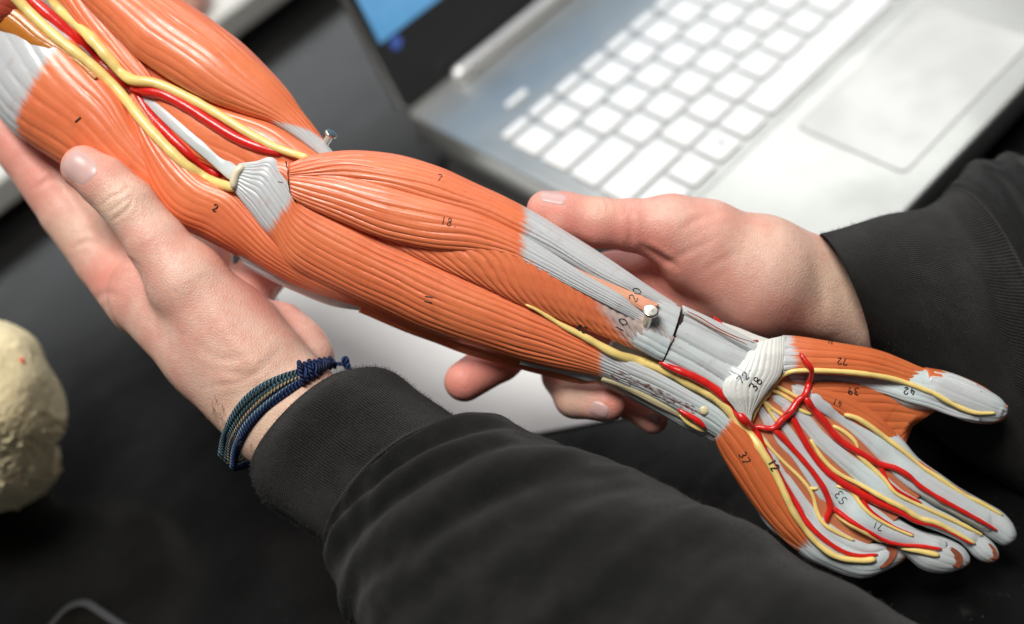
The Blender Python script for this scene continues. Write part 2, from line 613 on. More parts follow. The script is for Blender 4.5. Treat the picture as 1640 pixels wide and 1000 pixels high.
M_INK = m_simple('black_ink', (.012, .012, .014), .5, 0, 0, 50, 0)
M_PIN = m_simple('nickel_pin', (.84, .81, .72), .28, .15, 0, 200, 0, metal=1)
M_GAP = m_simple('dark_joint', (.04, .018, .014), .6, .3, 0, 200)
M_BONE = None
# ================================================================== ARM MODEL
arm = empty('anatomical_arm_model', tuple(U2W(px(800, 450, -40))[0]),
            'orange and grey anatomical arm model with red and yellow vessels held in two hands', 'anatomy model')
A = arm
# ---- upper arm
loft('deep_core', [(40, -60), (150, 90), (300, 270), (420, 400)], [(190, -60), (290, 60), (420, 180), (520, 262)], M_MUS, A,
     zL=[-150, -95, -60], zR=[-150, -95, -60], k=.35, nf=10, amp=2)
loft('muscle', [(-60, 60), (-20, 150), (20, 208), (80, 250), (160, 300), (262, 352), (330, 384), (400, 420)],
     [(40, -40), (100, 40), (150, 100), (190, 150), (222, 210), (262, 262), (320, 330), (380, 400)], M_MUS, A,
     zL=[-150, -120, -95, -80, -75], zR=[-85, -60, -48, -45, -60], k=[.5, .5, .5, .45, .35], nf=12, amp=2.2, t0=(.22, .335), kb=[.7], label=None)
loft('muscle', [(205, 180), (225, 265), (262, 342), (330, 378), (400, 412), (470, 452), (540, 478), (610, 500)],
     [(212, 150), (262, 222), (318, 282), (374, 306), (410, 345), (450, 392), (520, 440), (620, 497)], M_MUS, A,
     zL=[-60, -68, -72, -70, -60, -58], zR=[-42, -28, -15, -5, -10, -30], k=[.45, .5, .5, .45, .4, .3], nf=12, amp=2.1, kb=[.6])
# inner strip between the nerves and the biceps
loft('muscle', [(60, -60), (110, 20), (170, 90), (215, 135), (250, 160)], [(118, -60), (160, 10), (205, 70), (236, 112), (262, 150)], M_MUS, A,
     zL=[-95, -60, -45], zR=[-90, -55, -42], k=.5, nf=5, amp=1.4)
loft('muscle', [(212, 140), (238, 185), (290, 240), (345, 272), (400, 300), (460, 305)],
     [(215, 88), (282, 128), (350, 168), (434, 198), (480, 225), (530, 262)], M_MUS, A,
     zL=[-80, -58, -45, -35, -28], zR=[-62, -45, -32, -22, -15], k=[.25, .35, .4, .4, .35], nf=7, amp=1.7)
loft('muscle', [(40, -110), (100, -40), (140, 10), (196, 66), (222, 92), (272, 126), (330, 158), (390, 180), (434, 194), (475, 220), (515, 250)],
     [(150, -130), (225, -50), (275, -4), (335, 34), (392, 76), (436, 118), (466, 152), (486, 182), (508, 210), (526, 236), (545, 256)], M_MUS, A,
     zL=[-80, -50, -30, -18, -15, -18], zR=[-130, -105, -85, -65, -45, -30], k=[.7, .7, .75, .7, .6, .4], nf=10, amp=1.9, t1=(.96, .845), kb=.6, label='large rounded upper muscle with a pale tendon end')
loft('resin_patch', [(-30, 40), (20, 62), (60, 86), (110, 100), (150, 130)], [(-10, -20), (40, 20), (80, 60), (115, 88), (156, 124)], M_AMBER, A,
     zL=[-70, -50, -42], zR=[-66, -44, -36], k=.5, nf=3, amp=1.5)
loft('shoulder_stub', [(-60, 20), (-30, 50), (5, 42), (30, 30)], [(-60, -40), (0, -30), (25, -20), (34, 10)], m_muscle('dark_red_paint', base=(.42, .06, .03)), A,
     zL=-60, zR=-55, k=.6, nf=4, amp=2)

# ---- elbow fan and long flexors
loft('muscle', [(370, 300), (392, 328), (418, 362), (442, 392), (470, 430), (540, 466), (620, 500), (700, 533), (800, 565), (880, 588), (960, 603), (1010, 622)],
     [(382, 262), (410, 258), (440, 254), (474, 300), (500, 326), (600, 372), (700, 416), (800, 462), (880, 500), (930, 532), (974, 560), (1010, 580)], M_MUS, A,
     zL=[5, 0, -22, -40, -50, -50, -45, -30, -25], zR=[10, 12, 8, 2, 2, 4, 6, 6, 0], k=[.35, .4, .5, .62, .68, .68, .62, .5, .4], nf=15, amp=2.9, n=260, m=190,
     t0=(.185, .118), t1=(.925, .935), label='long orange flexor muscle with a grey fan shaped tendon at the elbow')
# pinnate muscle running under the tendons
loft('muscle', [(585, 374), (640, 402), (700, 428), (778, 462), (843, 493), (900, 514), (960, 537), (1000, 553), (1034, 566), (1060, 578)],
     [(590, 362), (660, 362), (730, 372), (800, 380), (870, 410), (934, 446), (990, 478), (1034, 506), (1062, 520), (1080, 540)], M_PINN, A,
     zL=[8, 14, 16, 16, 12, 6, 2], zR=[10, 22, 34, 34, 30, 28, 24], k=[.25, .35, .4, .4, .38, .34, .3], nf=8, amp=3.4, shear=-24, pinn=1.7, sharp=.7, n=300, m=190,
     t1=(.60, .985), kb=.5)
# strip of muscle between the two tendons
loft('muscle', [(800, 372), (860, 402), (934, 446), (1000, 482), (1036, 502)], [(805, 350), (870, 384), (940, 426), (1000, 460), (1056, 488)], M_PINK, A,
     zL=[18, 22, 30, 32], zR=[10, 14, 22, 26], k=.5, nf=8, amp=1.2, t1=(1.2, .97))
loft('muscle', [(468, 318), (480, 326), (520, 345), (600, 378), (650, 392), (700, 402), (756, 406), (812, 414), (866, 436), (934, 470), (1000, 504), (1040, 526), (1058, 540)],
     [(463, 276), (500, 276), (560, 280), (652, 304), (756, 334), (822, 366), (850, 384), (884, 405), (934, 437), (986, 467), (1024, 490), (1062, 512)], M_MUS, A,
     zL=[22, 22, 26, 30, 34, 38, 38, 36, 16], zR=[26, 26, 30, 30, 30, 32, 36, 34, 14], k=[.4, .5, .5, .5, .5, .48, .42, .4, .3], nf=10, amp=2.8, n=240, m=150, t1=(.595, .605),
     kb=.4, label='orange belly muscle narrowing into a grey ribbed tendon')
loft('muscle', [(464, 284), (480, 285), (560, 290), (652, 314), (756, 342), (820, 366), (880, 395), (950, 436), (1000, 462), (1048, 487), (1066, 497)],
     [(463, 263), (486, 254), (520, 247), (575, 246), (640, 256), (700, 276), (760, 305), (830, 337), (900, 376), (960, 411), (1020, 450), (1086, 490)], M_MUS, A,
     zL=[30, 32, 36, 38, 38, 36, 36, 32, 14], zR=[20, -5, -22, -30, -32, -30, -20, -10, -6], k=[.5, .62, .66, .66, .62, .55, .5, .48, .4], nf=9, amp=2.8, n=240, m=150, t1=(.555, .60),
     kb=.9, label='orange top muscle with a flat grey tendon along the outer edge')
# small orange tab at the elbow
loft('muscle', [(424, 270), (440, 277), (452, 283), (462, 294)], [(418, 262), (436, 259), (450, 258), (463, 260)], M_MUS, A, zL=[14, 18, 20], zR=[8, 10, 12], k=.45, nf=3, amp=1)
# block end at the joint
loft('tendon', [(940, 520), (985, 540), (1030, 564), (1050, 575), (1060, 579)], [(960, 425), (1005, 446), (1048, 470), (1078, 486), (1090, 493)], M_TEN, A,
     zL=[-4, 2, 6, 10, 9], zR=[-10, -4, 0, 3, 2], k=[.34, .40, .44, .46, .44], nf=9, amp=2.6, kb=.5, wob=.2)
loft('joint_line', [(1048, 570), (1058, 580), (1062, 580), (1067, 574)], [(1072, 490), (1088, 494), (1093, 498), (1097, 500)], M_GAP, A,
     zL=3, zR=0, k=.38, nf=0)
# lower ulnar muscle and deep grey tissue
loft('tendon', [(396, 428), (440, 452), (475, 468), (530, 490), (580, 498), (640, 506)], [(380, 395), (440, 420), (520, 450), (600, 480), (640, 500), (660, 506)], M_TEN, A,
     zL=[-80, -78, -72, -66], zR=[-60, -55, -55, -55], k=.35, nf=6, amp=1.6)
loft('muscle', [(575, 497), (610, 514), (650, 531), (700, 549), (745, 566), (800, 581), (870, 600), (925, 613), (962, 610)],
     [(578, 492), (640, 500), (720, 528), (800, 552), (880, 575), (930, 590), (950, 597), (960, 600), (968, 606)], M_MUS, A,
     zL=[-78, -74, -72, -68, -60], zR=[-55, -48, -44, -40, -36], k=.5, nf=7, amp=2.4, shear=-4)
loft('tendon', [(832, 584), (870, 592), (905, 600), (940, 610), (962, 609)], [(836, 562), (880, 574), (920, 588), (950, 598), (966, 606)], M_TENW, A,
     zL=-40, zR=-33, k=.55, nf=5, amp=1.2, t0=.02)
# ---- wrist
loft('deep_core', [(940, 606), (1010, 640), (1060, 666), (1110, 692), (1150, 704), (1170, 715)], [(1000, 520), (1080, 520), (1140, 530), (1200, 552), (1240, 560), (1262, 570)], M_TENW, A,
     zL=[-62, -56, -50, -45], zR=[-40, -38, -34, -30], k=.42, nf=10, amp=2)
loft('tendon', [(952, 600), (1000, 618), (1040, 636), (1085, 660), (1120, 684), (1150, 702), (1160, 712)],
     [(968, 560), (1010, 578), (1050, 596), (1100, 624), (1150, 654), (1172, 678), (1180, 694)], M_TENW, A,
     zL=[-30, -28, -24, -22], zR=[0, 2, 4, 2], k=[.42, .45, .45, .4], nf=8, amp=1.8, n=160)
loft('tendon', [(966, 612), (1010, 636), (1060, 664), (1105, 690), (1135, 704), (1148, 708)], [(966, 604), (1010, 618), (1060, 645), (1100, 668), (1130, 688), (1146, 700)], M_TENW, A,
     zL=-46, zR=-26, k=.4, nf=5, amp=1.2)
loft('nerve', [(962, 610), (1000, 624), (1050, 650), (1090, 670), (1128, 694)], [(966, 603), (1004, 612), (1050, 632), (1090, 652), (1132, 680)], M_CREAM, A,
     zL=-26, zR=-18, k=.6, nf=3, amp=.9, label='pale cream nerve band low on the wrist')
loft('tendon', [(1061, 583), (1100, 602), (1130, 618), (1152, 632), (1166, 644)], [(1095, 497), (1130, 513), (1172, 534), (1206, 549), (1230, 560)], M_TENW, A,
     zL=[8, 6, 4, 2], zR=[-2, -4, -4, -4], k=[.36, .36, .36, .34], nf=6, amp=4.6, lump=.8, wob=.25, sharp=.8, n=170, m=150, label='ridged grey wrist tendons beyond the joint line')
loft('tendon', [(1094, 502), (1130, 520), (1170, 545), (1206, 564)], [(1092, 490), (1130, 507), (1172, 528), (1212, 550)], M_TENW, A, zL=10, zR=-2, k=.7, nf=3, amp=1.4)

# ---- palm body and fingers
loft('palm', [(1142, 668), (1150, 715), (1180, 770), (1220, 826), (1262, 870), (1300, 890), (1352, 905)],
     [(1255, 560), (1310, 600), (1370, 645), (1420, 680), (1440, 712), (1462, 738), (1500, 765)], M_PALM, A,
     zL=[-34, -36, -36, -36, -34], zR=[-26, -30, -32, -34], k=[.22, .2, .16, .14, .12], nf=22, amp=1.6, n=170, m=170, lump=1.2, kb=.3)
FK = dict(k=[.55, .6, .7, .75, .8, .85], nf=7, amp=1.1, n=150, m=100, lump=.8)
loft('finger', [(1330, 668), (1385, 715), (1443, 770), (1474, 797), (1518, 822), (1562, 846), (1588, 864), (1606, 874), (1620, 868), (1626, 858)],
     [(1345, 645), (1430, 690), (1470, 732), (1507, 760), (1540, 784), (1584, 808), (1604, 820), (1618, 834), (1626, 848), (1627, 853)], M_FINGER, A,
     zL=[-40, -38, -36, -40, -46, -52], zR=[-38, -34, -32, -36, -44, -52], t1=(1.1, .965), **FK, label='longest grey finger nearest the thumb')
loft('finger', [(1290, 690), (1340, 760), (1386, 797), (1440, 822), (1474, 837), (1518, 853), (1545, 876), (1562, 894), (1582, 902), (1594, 898)],
     [(1310, 668), (1390, 730), (1443, 777), (1486, 804), (1518, 825), (1552, 842), (1580, 860), (1594, 874), (1599, 886), (1597, 894)], M_FINGER, A,
     zL=[-40, -36, -34, -38, -44, -50], zR=[-38, -32, -30, -34, -42, -50], t1=(.985, .93), **FK, label='grey finger second from the thumb')
loft('finger', [(1270, 740), (1310, 800), (1342, 842), (1380, 856), (1412, 868), (1446, 888), (1472, 910), (1502, 918), (1530, 914), (1546, 906)],
     [(1290, 720), (1350, 780), (1400, 806), (1430, 826), (1474, 850), (1512, 860), (1538, 872), (1550, 886), (1553, 896), (1550, 903)], M_FINGER, A,
     zL=[-44, -40, -36, -40, -46, -52], zR=[-40, -34, -30, -34, -42, -50], t1=(.975, .93), **FK, label='grey finger second from the outer edge')
loft('finger', [(1190, 780), (1225, 838), (1262, 868), (1290, 893), (1320, 907), (1353, 921), (1381, 925), (1412, 914), (1436, 903), (1448, 896)],
     [(1250, 760), (1285, 800), (1318, 832), (1345, 854), (1380, 868), (1410, 868), (1432, 871), (1445, 879), (1452, 887), (1452, 892)], M_FINGER, A,
     zL=[-50, -52, -48, -48, -50, -52], zR=[-36, -34, -30, -32, -40, -50], t1=(.955, .915), **FK, label='little grey finger at the outer edge with a brown worn tip')
# thumb
loft('finger', [(1262, 600), (1320, 608), (1400, 632), (1450, 655), (1500, 658), (1540, 673), (1566, 679), (1590, 679), (1606, 672), (1613, 662)],
     [(1262, 560), (1330, 570), (1400, 578), (1445, 582), (1480, 590), (1510, 594), (1545, 606), (1580, 623), (1602, 637), (1613, 652)], M_FINGER, A,
     zL=[-26, -28, -30, -34, -36, -40], zR=[-34, -34, -34, -36, -38, -40], k=[.4, .5, .6, .75, .85, .9], nf=7, amp=1.3, n=170, m=100, lump=.8, t1=(1.3, .80), label='grey thumb pointing right with a worn orange edge')
# web and short thumb muscles
loft('muscle', [(1290, 640), (1340, 668), (1385, 690), (1415, 706), (1432, 714), (1446, 722)], [(1300, 612), (1352, 612), (1415, 622), (1450, 634), (1478, 646), (1500, 657)], M_THEN, A,
     zL=[-20, -22, -28, -36, -40], zR=[-14, -16, -22, -30, -36], k=[.3, .28, .25, .22, .15], nf=8, amp=2.2, shear=3, bow=26)
loft('tendon', [(1405, 700), (1432, 726), (1456, 748), (1476, 768)], [(1436, 690), (1444, 706), (1456, 722), (1478, 742)], M_TEN, A, zL=-40, zR=-44, k=.4, nf=3, amp=1)
loft('muscle', [(1296, 640), (1340, 662), (1380, 690), (1420, 714), (1446, 730)], [(1302, 620), (1352, 632), (1394, 656), (1427, 684), (1449, 716)], M_THEN, A,
     zL=[-12, -16, -22, -32], zR=[-10, -12, -18, -32], k=.38, nf=5, amp=1.6)
loft('muscle', [(1254, 600), (1275, 598), (1340, 600), (1402, 606), (1445, 614), (1490, 624), (1515, 630)],
     [(1252, 538), (1280, 540), (1340, 550), (1400, 560), (1440, 574), (1477, 589), (1508, 594)], M_THEN, A,
     zL=[6, 8, 8, 2, -10, -18, -24], zR=[-22, -20, -20, -24, -30, -34, -38], k=[.55, .6, .6, .6, .6, .5, .35], nf=7, amp=3.2, n=170, m=130,
     t0=(.045, .075), t1=(1.3, .99), label='bulging orange muscle along the base of the thumb')
# orange paint band on the thumb edge
loft('muscle', [(1488, 606), (1520, 622), (1560, 636), (1590, 648), (1612, 660)], [(1480, 590), (1512, 595), (1545, 606), (1580, 623), (1614, 650)], M_THEN, A,
     zL=[-14, -16, -22, -34], zR=-37, k=[.5, .45, .4, .3], nf=4, amp=1.0, t1=None)
loft('muscle', [(1142, 690), (1150, 716), (1166, 746), (1190, 784), (1218, 822), (1244, 850), (1270, 872), (1292, 886)],
     [(1160, 668), (1182, 680), (1212, 712), (1238, 752), (1258, 790), (1276, 826), (1296, 860), (1312, 884)], M_THEN, A,
     zL=[-28, -36, -40, -40, -38, -40], zR=[2, 2, 0, -4, -10, -22], k=[.5, .55, .55, .5, .45, .35], nf=6, amp=2.6, n=170, m=120, t0=(.03, .045), t1=(.89, .95),
     label='long orange muscle along the outer edge of the palm')

b1 = make_bvh(ARM_V)
# palm tendons
ST = []
def ts(P, **kw):
    a = dict(h=.5, nf=3, amp=1.3)
    a.update(kw)
    return strip('tendon', P, kw.pop('mat', M_TEN), A, b1, **{k_: v for k_, v in a.items() if k_ != 'mat'})
ts([(1262, 618, 16), (1295, 634, 24), (1330, 656, 26), (1370, 684, 28), (1420, 728, 34), (1462, 764, 38), (1500, 788, 36), (1548, 816, 34), (1590, 842, 26)])
ts([(1246, 640, 16), (1286, 672, 24), (1312, 702, 26), (1346, 732, 28), (1384, 762, 32), (1424, 794, 38), (1470, 820, 36), (1520, 842, 32), (1566, 868, 26)])
ts([(1240, 664, 14), (1262, 690, 14), (1290, 730, 18), (1318, 764, 26), (1348, 798, 36), (1376, 830, 38), (1412, 848, 36), (1456, 862, 32), (1512, 880, 26)])
ts([(1228, 656, 12), (1248, 704, 12), (1272, 728, 15), (1293, 756, 16), (1312, 786, 15), (1324, 806, 10)])
ts([(1216, 690, 8), (1246, 742, 9), (1268, 776, 12), (1288, 806, 16), (1310, 836, 22), (1342, 862, 26), (1384, 880, 24), (1420, 880, 18)])
ts([(1232, 630, 14), (1262, 650, 18), (1284, 668, 16)])
ts([(1216, 652, 12), (1232, 680, 16), (1240, 690, 12)])
ts([(1222, 640, 10), (1240, 664, 12), (1260, 690, 10)])
# thumb tendon
ts([(1256, 602, 20), (1302, 604, 24), (1352, 609, 19), (1415, 622, 17), (1452, 634, 18), (1490, 645, 18), (1530, 660, 16), (1570, 670, 12)], h=.5)
# ligament
loft('ligament_band', [(1206, 552), (1190, 575), (1176, 596), (1160, 610), (1158, 630), (1176, 654), (1193, 676)],
     [(1259, 539), (1258, 572), (1250, 602), (1234, 622), (1216, 646), (1206, 662), (1202, 680)], M_WHITE, A,
     zL=[2, 10, 15, 17, 17, 13, 7], zR=[-8, 6, 10, 12, 10, 8, 4], k=[.3, .32, .3, .26, .3, .3, .3], nf=15, amp=1.5, wob=.9, shear=4, n=140, m=110,
     label='cream white ligament band wrapped over the wrist')
loft('ligament_band', [(1150, 520), (1180, 536), (1212, 552), (1236, 556)], [(1150, 514), (1185, 526), (1215, 538), (1242, 546)], M_WHITE, A, zL=-24, zR=-30, k=.4, nf=3, amp=1)
# white streaks on the thumb edge
for P in ([(1496, 597, 3), (1530, 603, 3), (1566, 617, 2)], [(1492, 603, 2), (1528, 609, 2.5), (1572, 628, 2)]):
    strip('tendon', P, M_WHITE, A, b1, h=.3, nf=0, amp=0, lift=.4)
# paint patch, ragged grey area over the thumb's orange edge
strip('tendon', [(1486, 612, 20), (1510, 622, 30), (1545, 636, 26), (1580, 650, 22), (1606, 660, 14)], M_TEN, A, b1, h=.18, nf=4, amp=.8, t0=.05)
strip('tendon', [(1168, 592, 14), (1186, 602, 20), (1204, 614, 22)], M_TEN, A, make_bvh(ARM_V), h=.25, nf=2, amp=.8)
# worn brown finger tips
b2 = make_bvh(ARM_V)
WORN = m_simple('worn_tip_paint', (.36, .10, .045), .4, .45, .2, 240)
for P in ([(1425, 868, 12), (1428, 882, 20), (1420, 898, 16), (1408, 908, 8)], [(1520, 880, 12), (1532, 894, 20), (1528, 908, 18)], [(1582, 872, 8), (1590, 884, 13), (1590, 896, 12)]):
    strip('worn_patch', P, WORN, A, b2, h=.12, nf=3, amp=.5, sink=.2, it=2)

b2 = make_bvh(ARM_V)
M_CREAM2 = m_simple('cream_paint', (.82, .74, .52), .4, .15)
# ---- nerves (yellow)
def nerve(P, r, **kw): tube('nerve', P, r, M_YEL, A, b2, **kw)
def artery(P, r, **kw): return tube('artery', P, [v * (.9 if P[0][0] > 1000 else 1) for v in r], M_RED, A, b2, **kw)
VES = []
G_ = dict(store=VES)
nerve([(-10, -50), (28, 0), (90, 60), (150, 107), (195, 152), (235, 202), (290, 258), (335, 288), (370, 300), (378, 302)], [10, 9.5, 9, 9, 9, 9, 8.5, 8], it=40, wob=.03, store=VES)
artery([(20, -40), (52, 0), (100, 43), (150, 90), (190, 126), (214, 142), (240, 184), (300, 244), (352, 284)], [9, 10, 10, 9.5, 9, 8.5, 8], it=40, lift=.3, wob=.03, store=VES)
nerve([(40, -45), (78, 0), (130, 45), (175, 94), (207, 126), (250, 134), (300, 156), (350, 184), (400, 215), (440, 236), (474, 248), (494, 254)], [9, 9.5, 10, 9.5, 8.5, 8, 8, 7, 6], it=50, lift=.7, wob=.03, store=VES)
artery([(210, 140), (234, 146), (262, 152), (300, 172), (340, 198), (380, 222), (420, 238), (452, 246)], [8.5, 9, 9, 9, 9.5, 9, 6], it=40, lift=.25, wob=.03, store=VES)
strip('tendon', [(226, 150, 10), (260, 180, 20), (300, 216, 22), (340, 250, 22), (372, 276, 26), (388, 286, 24)], M_TEN, A, b2, h=.5, nf=2, amp=1, it=16)
tube('nerve', [(390, 266), (380, 276), (375, 290), (374, 302)], [6.5, 7, 7, 6.5], M_CREAM2, A, b2, it=12, lift=.1, store=VES)
nerve([(842, 488), (862, 498), (898, 520), (940, 542), (992, 570), (1040, 583), (1080, 600), (1110, 617), (1140, 633), (1160, 649), (1182, 676), (1203, 698), (1222, 726), (1242, 760), (1257, 792), (1272, 823), (1293, 853), (1316, 877), (1343, 893), (1378, 898), (1402, 896)],
      [2, 3.5, 5, 6.5, 8, 8.5, 8, 8, 8, 7.5, 7, 6.5, 6, 5.5, 5, 5, 5, 5], it=24, lift=.85, store=VES, label='long yellow nerve running down the wrist to the little finger')
artery([(1056, 579), (1080, 591), (1112, 604), (1140, 620), (1162, 639), (1180, 660), (1200, 682), (1212, 696), (1224, 721), (1240, 748), (1257, 778), (1276, 808), (1292, 836), (1316, 861), (1347, 882), (1374, 890), (1406, 889)],
       [5, 6.5, 7.5, 8, 8, 7.5, 7, 6, 5.5, 5, 5, 5, 4.5, 4, 3], it=8, store=VES)
artery([(1086, 656), (1100, 664), (1116, 673), (1130, 686)], [4, 5, 6, 4], it=3, store=VES)
nerve([(1088, 664), (1104, 678), (1122, 688), (1130, 692)], [3, 4.5, 4.5, 3], it=3, store=VES)
artery([(1198, 684), (1214, 684), (1238, 686), (1252, 673), (1266, 660), (1278, 642), (1290, 632), (1296, 612), (1300, 594), (1291, 580), (1281, 566)], [3, 4.5, 5.5, 6.5, 7, 6.5, 6.5, 6, 5, 4], it=6, lift=1.15, store=VES)
artery([(1238, 686), (1252, 700), (1276, 726), (1300, 754), (1318, 780), (1327, 800), (1330, 814), (1324, 830), (1326, 838)], [5.5, 5.5, 5, 4.5, 5, 5.5, 6, 4], it=5, lift=.6, store=VES)
artery([(1330, 812), (1342, 820), (1367, 838), (1399, 857), (1422, 868), (1445, 873), (1474, 875), (1508, 880)], [6, 5, 4.5, 4, 3.5, 4, 3], it=6, store=VES)
artery([(1264, 664), (1273, 676), (1285, 700), (1301, 727), (1322, 753), (1350, 775), (1380, 792), (1408, 806), (1441, 821), (1470, 836), (1496, 841), (1520, 851), (1557, 872)], [6, 6, 6, 6, 6.5, 7, 6.5, 5, 4.5, 4, 3.5, 2.5], it=6, lift=.6, store=VES)
artery([(1378, 794), (1387, 810), (1401, 824), (1430, 843), (1463, 857)], [4.5, 3.5, 3, 2.5, 2], it=6, store=VES)
artery([(1288, 634), (1301, 654), (1320, 675), (1338, 699), (1357, 714), (1380, 727), (1408, 743), (1434, 750), (1456, 763), (1474, 779), (1507, 800), (1529, 812), (1562, 830), (1597, 850)], [6.5, 7, 6.5, 6.5, 6, 5.5, 5.5, 4.5, 4, 4.5, 4, 4, 2.5], it=6, lift=.6, store=VES)
artery([(1408, 743), (1415, 758), (1424, 774), (1443, 789), (1476, 806)], [4.5, 3.5, 3, 2.5, 2], it=6, store=VES)
artery([(1468, 738), (1496, 758), (1520, 775), (1552, 795), (1586, 811)], [2.5, 3, 3, 2.5, 2], it=6, store=VES)
NV = []
def nv(P, r, **kw): r = [v * .9 for v in r]; tube('nerve', P, r, M_YEL, A, b2, store=VES, **kw)
nv([(1500, 632), (1450, 613), (1415, 604), (1365, 597), (1315, 594), (1276, 594), (1256, 600), (1242, 614), (1230, 632), (1220, 641), (1209, 660), (1204, 676)], [4, 4.5, 5, 5, 4.5, 4.5, 4.5, 4, 4.5, 4], it=6, lift=.15)
nv([(1490, 627), (1527, 648), (1560, 661), (1594, 662)], [4, 4.5, 4, 3], it=6)
nv([(1240, 616), (1258, 626), (1280, 638)], [3.5, 3.5, 3.5]); nv([(1234, 624), (1252, 632), (1274, 646)], [3.5, 3.5, 3.5])
nv([(1222, 641), (1236, 654), (1258, 668)], [3.5, 3.5, 3]); nv([(1222, 641), (1233, 660), (1246, 678)], [3.5, 3, 3])
nv([(1218, 698), (1236, 720), (1257, 742), (1280, 764), (1295, 782), (1303, 798), (1308, 818), (1318, 838), (1340, 853), (1368, 866)], [3, 3.2, 3.2, 3.2, 3.5, 3.5, 4, 4, 3.5, 3], it=6)
nv([(1293, 781), (1303, 783), (1311, 782)], [3, 3, 2.5])
nv([(1298, 704), (1317, 734), (1342, 758), (1380, 778), (1418, 800), (1446, 814), (1472, 830), (1500, 838), (1529, 853), (1562, 871)], [3, 4, 4, 4, 4.5, 5, 5, 5, 4, 3], it=6)
nv([(1276, 654), (1288, 660), (1300, 664)], [3.5, 4, 3])
nv([(1334, 682), (1352, 692), (1368, 706), (1375, 720)], [3.5, 4, 3.5, 3]); nv([(1371, 725), (1386, 740), (1400, 753), (1416, 768), (1431, 787), (1452, 800), (1496, 820), (1540, 840), (1574, 858)], [4, 5, 4, 3.5, 3.5, 4, 4, 4, 3], it=6)
nv([(1352, 664), (1372, 670), (1392, 682), (1415, 699), (1446, 722), (1477, 748), (1500, 763), (1520, 777), (1543, 792), (1573, 807), (1606, 826)], [4, 5, 5, 4.5, 4, 4, 4.5, 4.5, 4, 4, 3], it=6)
nv([(1340, 779), (1356, 783), (1368, 793), (1379, 809), (1398, 827), (1430, 845), (1463, 859)], [3, 4.5, 4, 3.5, 3.5, 3, 3], it=6)
nv([(1336, 820), (1352, 834), (1382, 850), (1413, 868)], [3.5, 5, 5, 4], it=6)
nv([(1443, 878), (1470, 882), (1504, 890)], [4, 6, 5], it=6)
# pale dot at the wrist end
b3 = make_bvh(ARM_V + VES)
def dome(x, y, r, mat, name, hgt=.5):
    z = cast(b3, x, y, 0)
    n_, m_ = 10, 24
    a = np.linspace(0, np.pi / 2, n_)[:, None]; th = np.linspace(0, 2 * np.pi, m_, endpoint=False)[None]
    c0 = px(x, y, z)
    G = np.stack([c0[0] + r * np.cos(a) * np.cos(th), c0[1] + r * np.cos(a) * np.sin(th), c0[2] - 1 + hgt * r * np.sin(a) + 0 * th], -1)
    V = G.reshape(-1, 3)
    return link(name, V, grid_faces(n_, m_), mat, A, V[:, :2] / 100)
dome(1128, 657, 8, M_CREAM, 'nerve_stump', .5)
# red ink stroke near the outer wrist edge and thin brown lines
for P, r in (([(1142, 508), (1150, 513), (1157, 520)], [2, 2.5, 1.5]), ([(1206, 546), (1214, 546)], [1.5, 2])):
    tube('artery', P, r, M_RED, A, b3, lift=.2)
RUST = m_simple('rust_line', (.42, .12, .05), .5, .2, .1, 100)
RL = []
for P in ([(1094, 496), (1120, 508), (1150, 526), (1180, 540), (1208, 549)], [(1098, 502), (1130, 520), (1160, 535), (1196, 552)]):
    tube('paint_line', P, [.8, 1, .9, .7], RUST, A, b3, lift=.1, extra=RL)
V_, F_, U_ = merge(RL); link('paint_line', V_, F_, RUST, A, U_)
RL = []
for P in ([(203, 176), (222, 230), (242, 292), (262, 336)],):
    pass

# ---- pins
def pin(name, base, top, r, rh, hh):
    p = np.array(base, float); q = np.array(top, float)
    ax = q - p; L = np.linalg.norm(ax); ax /= L
    o = np.cross(ax, [0.3, 1, .2]); o /= np.linalg.norm(o); o2 = np.cross(ax, o)
    pr = [(0, r), (L - hh, r), (L - hh, rh * .9), (L - hh * .8, rh), (L - hh * .2, rh), (L, rh * .88), (L, rh * .7), (L + .5, 0.01)]
    th = np.linspace(0, 2 * np.pi, 28, endpoint=False)
    G = np.array([[p + ax * a + r_ * (np.cos(t) * o + np.sin(t) * o2) for t in th] for a, r_ in pr])
    ob = link(name, G.reshape(-1, 3), grid_faces(len(pr), 28), M_PIN, A)
    m = ob.modifiers.new('b', 'BEVEL'); m.width = .0002; m.segments = 2; m.limit_method = 'ANGLE'
    return ob
z = cast(b3, 1038, 512, 30)
pin('fastening_pin', px(1035, 521, z - 6), px(1043, 497, z + 24), 8, 12.5, 6)
pin('fastening_pin', px(516, 238, -40), px(531, 213, -22), 6, 10, 5)

SC = []
rs = np.random.default_rng(5)
for i in range(64):
    u_ = rs.uniform(0, 1); v_ = rs.normal(.55, .16)
    a0 = np.array([984, 582]) * (1 - u_) + np.array([1128, 652]) * u_ + np.array([-8, 22]) * v_ * (1.1 - .3 * u_)
    ln = rs.uniform(3, 15) * (1.2 - u_ * .5)
    Q = spline([tuple(a0), tuple(a0 + np.array([.88, .44]) * ln * .5 + rs.normal(0, .5, 2)), tuple(a0 + np.array([.88, .45]) * ln)], 6)
    zq = np.array([cast(b3, *q, default=0) for q in Q])
    SC.append(tube_raw(px(Q[:, 0], Q[:, 1], zq - .15), np.array([.2, .6, .8, .7, .5, .2]) * rs.uniform(.7, 1.5), 5))
V_, F_, U_ = merge(SC); link('paint_scratches', V_, F_, m_simple('scratched_paint', (.20, .075, .05), .6, .3, 0), A, U_)
CR = spline([(458, 259), (461, 276), (463, 295), (467, 310), (474, 322)], 24)
zc_ = smooth1(np.array([cast(b3, q[0] - 2, q[1], default=20) for q in CR]), 6)
V_, F_, U_ = tube_raw(px(CR[:, 0], CR[:, 1], zc_ - .6), np.linspace(1.2, 2.6, 24), 8)
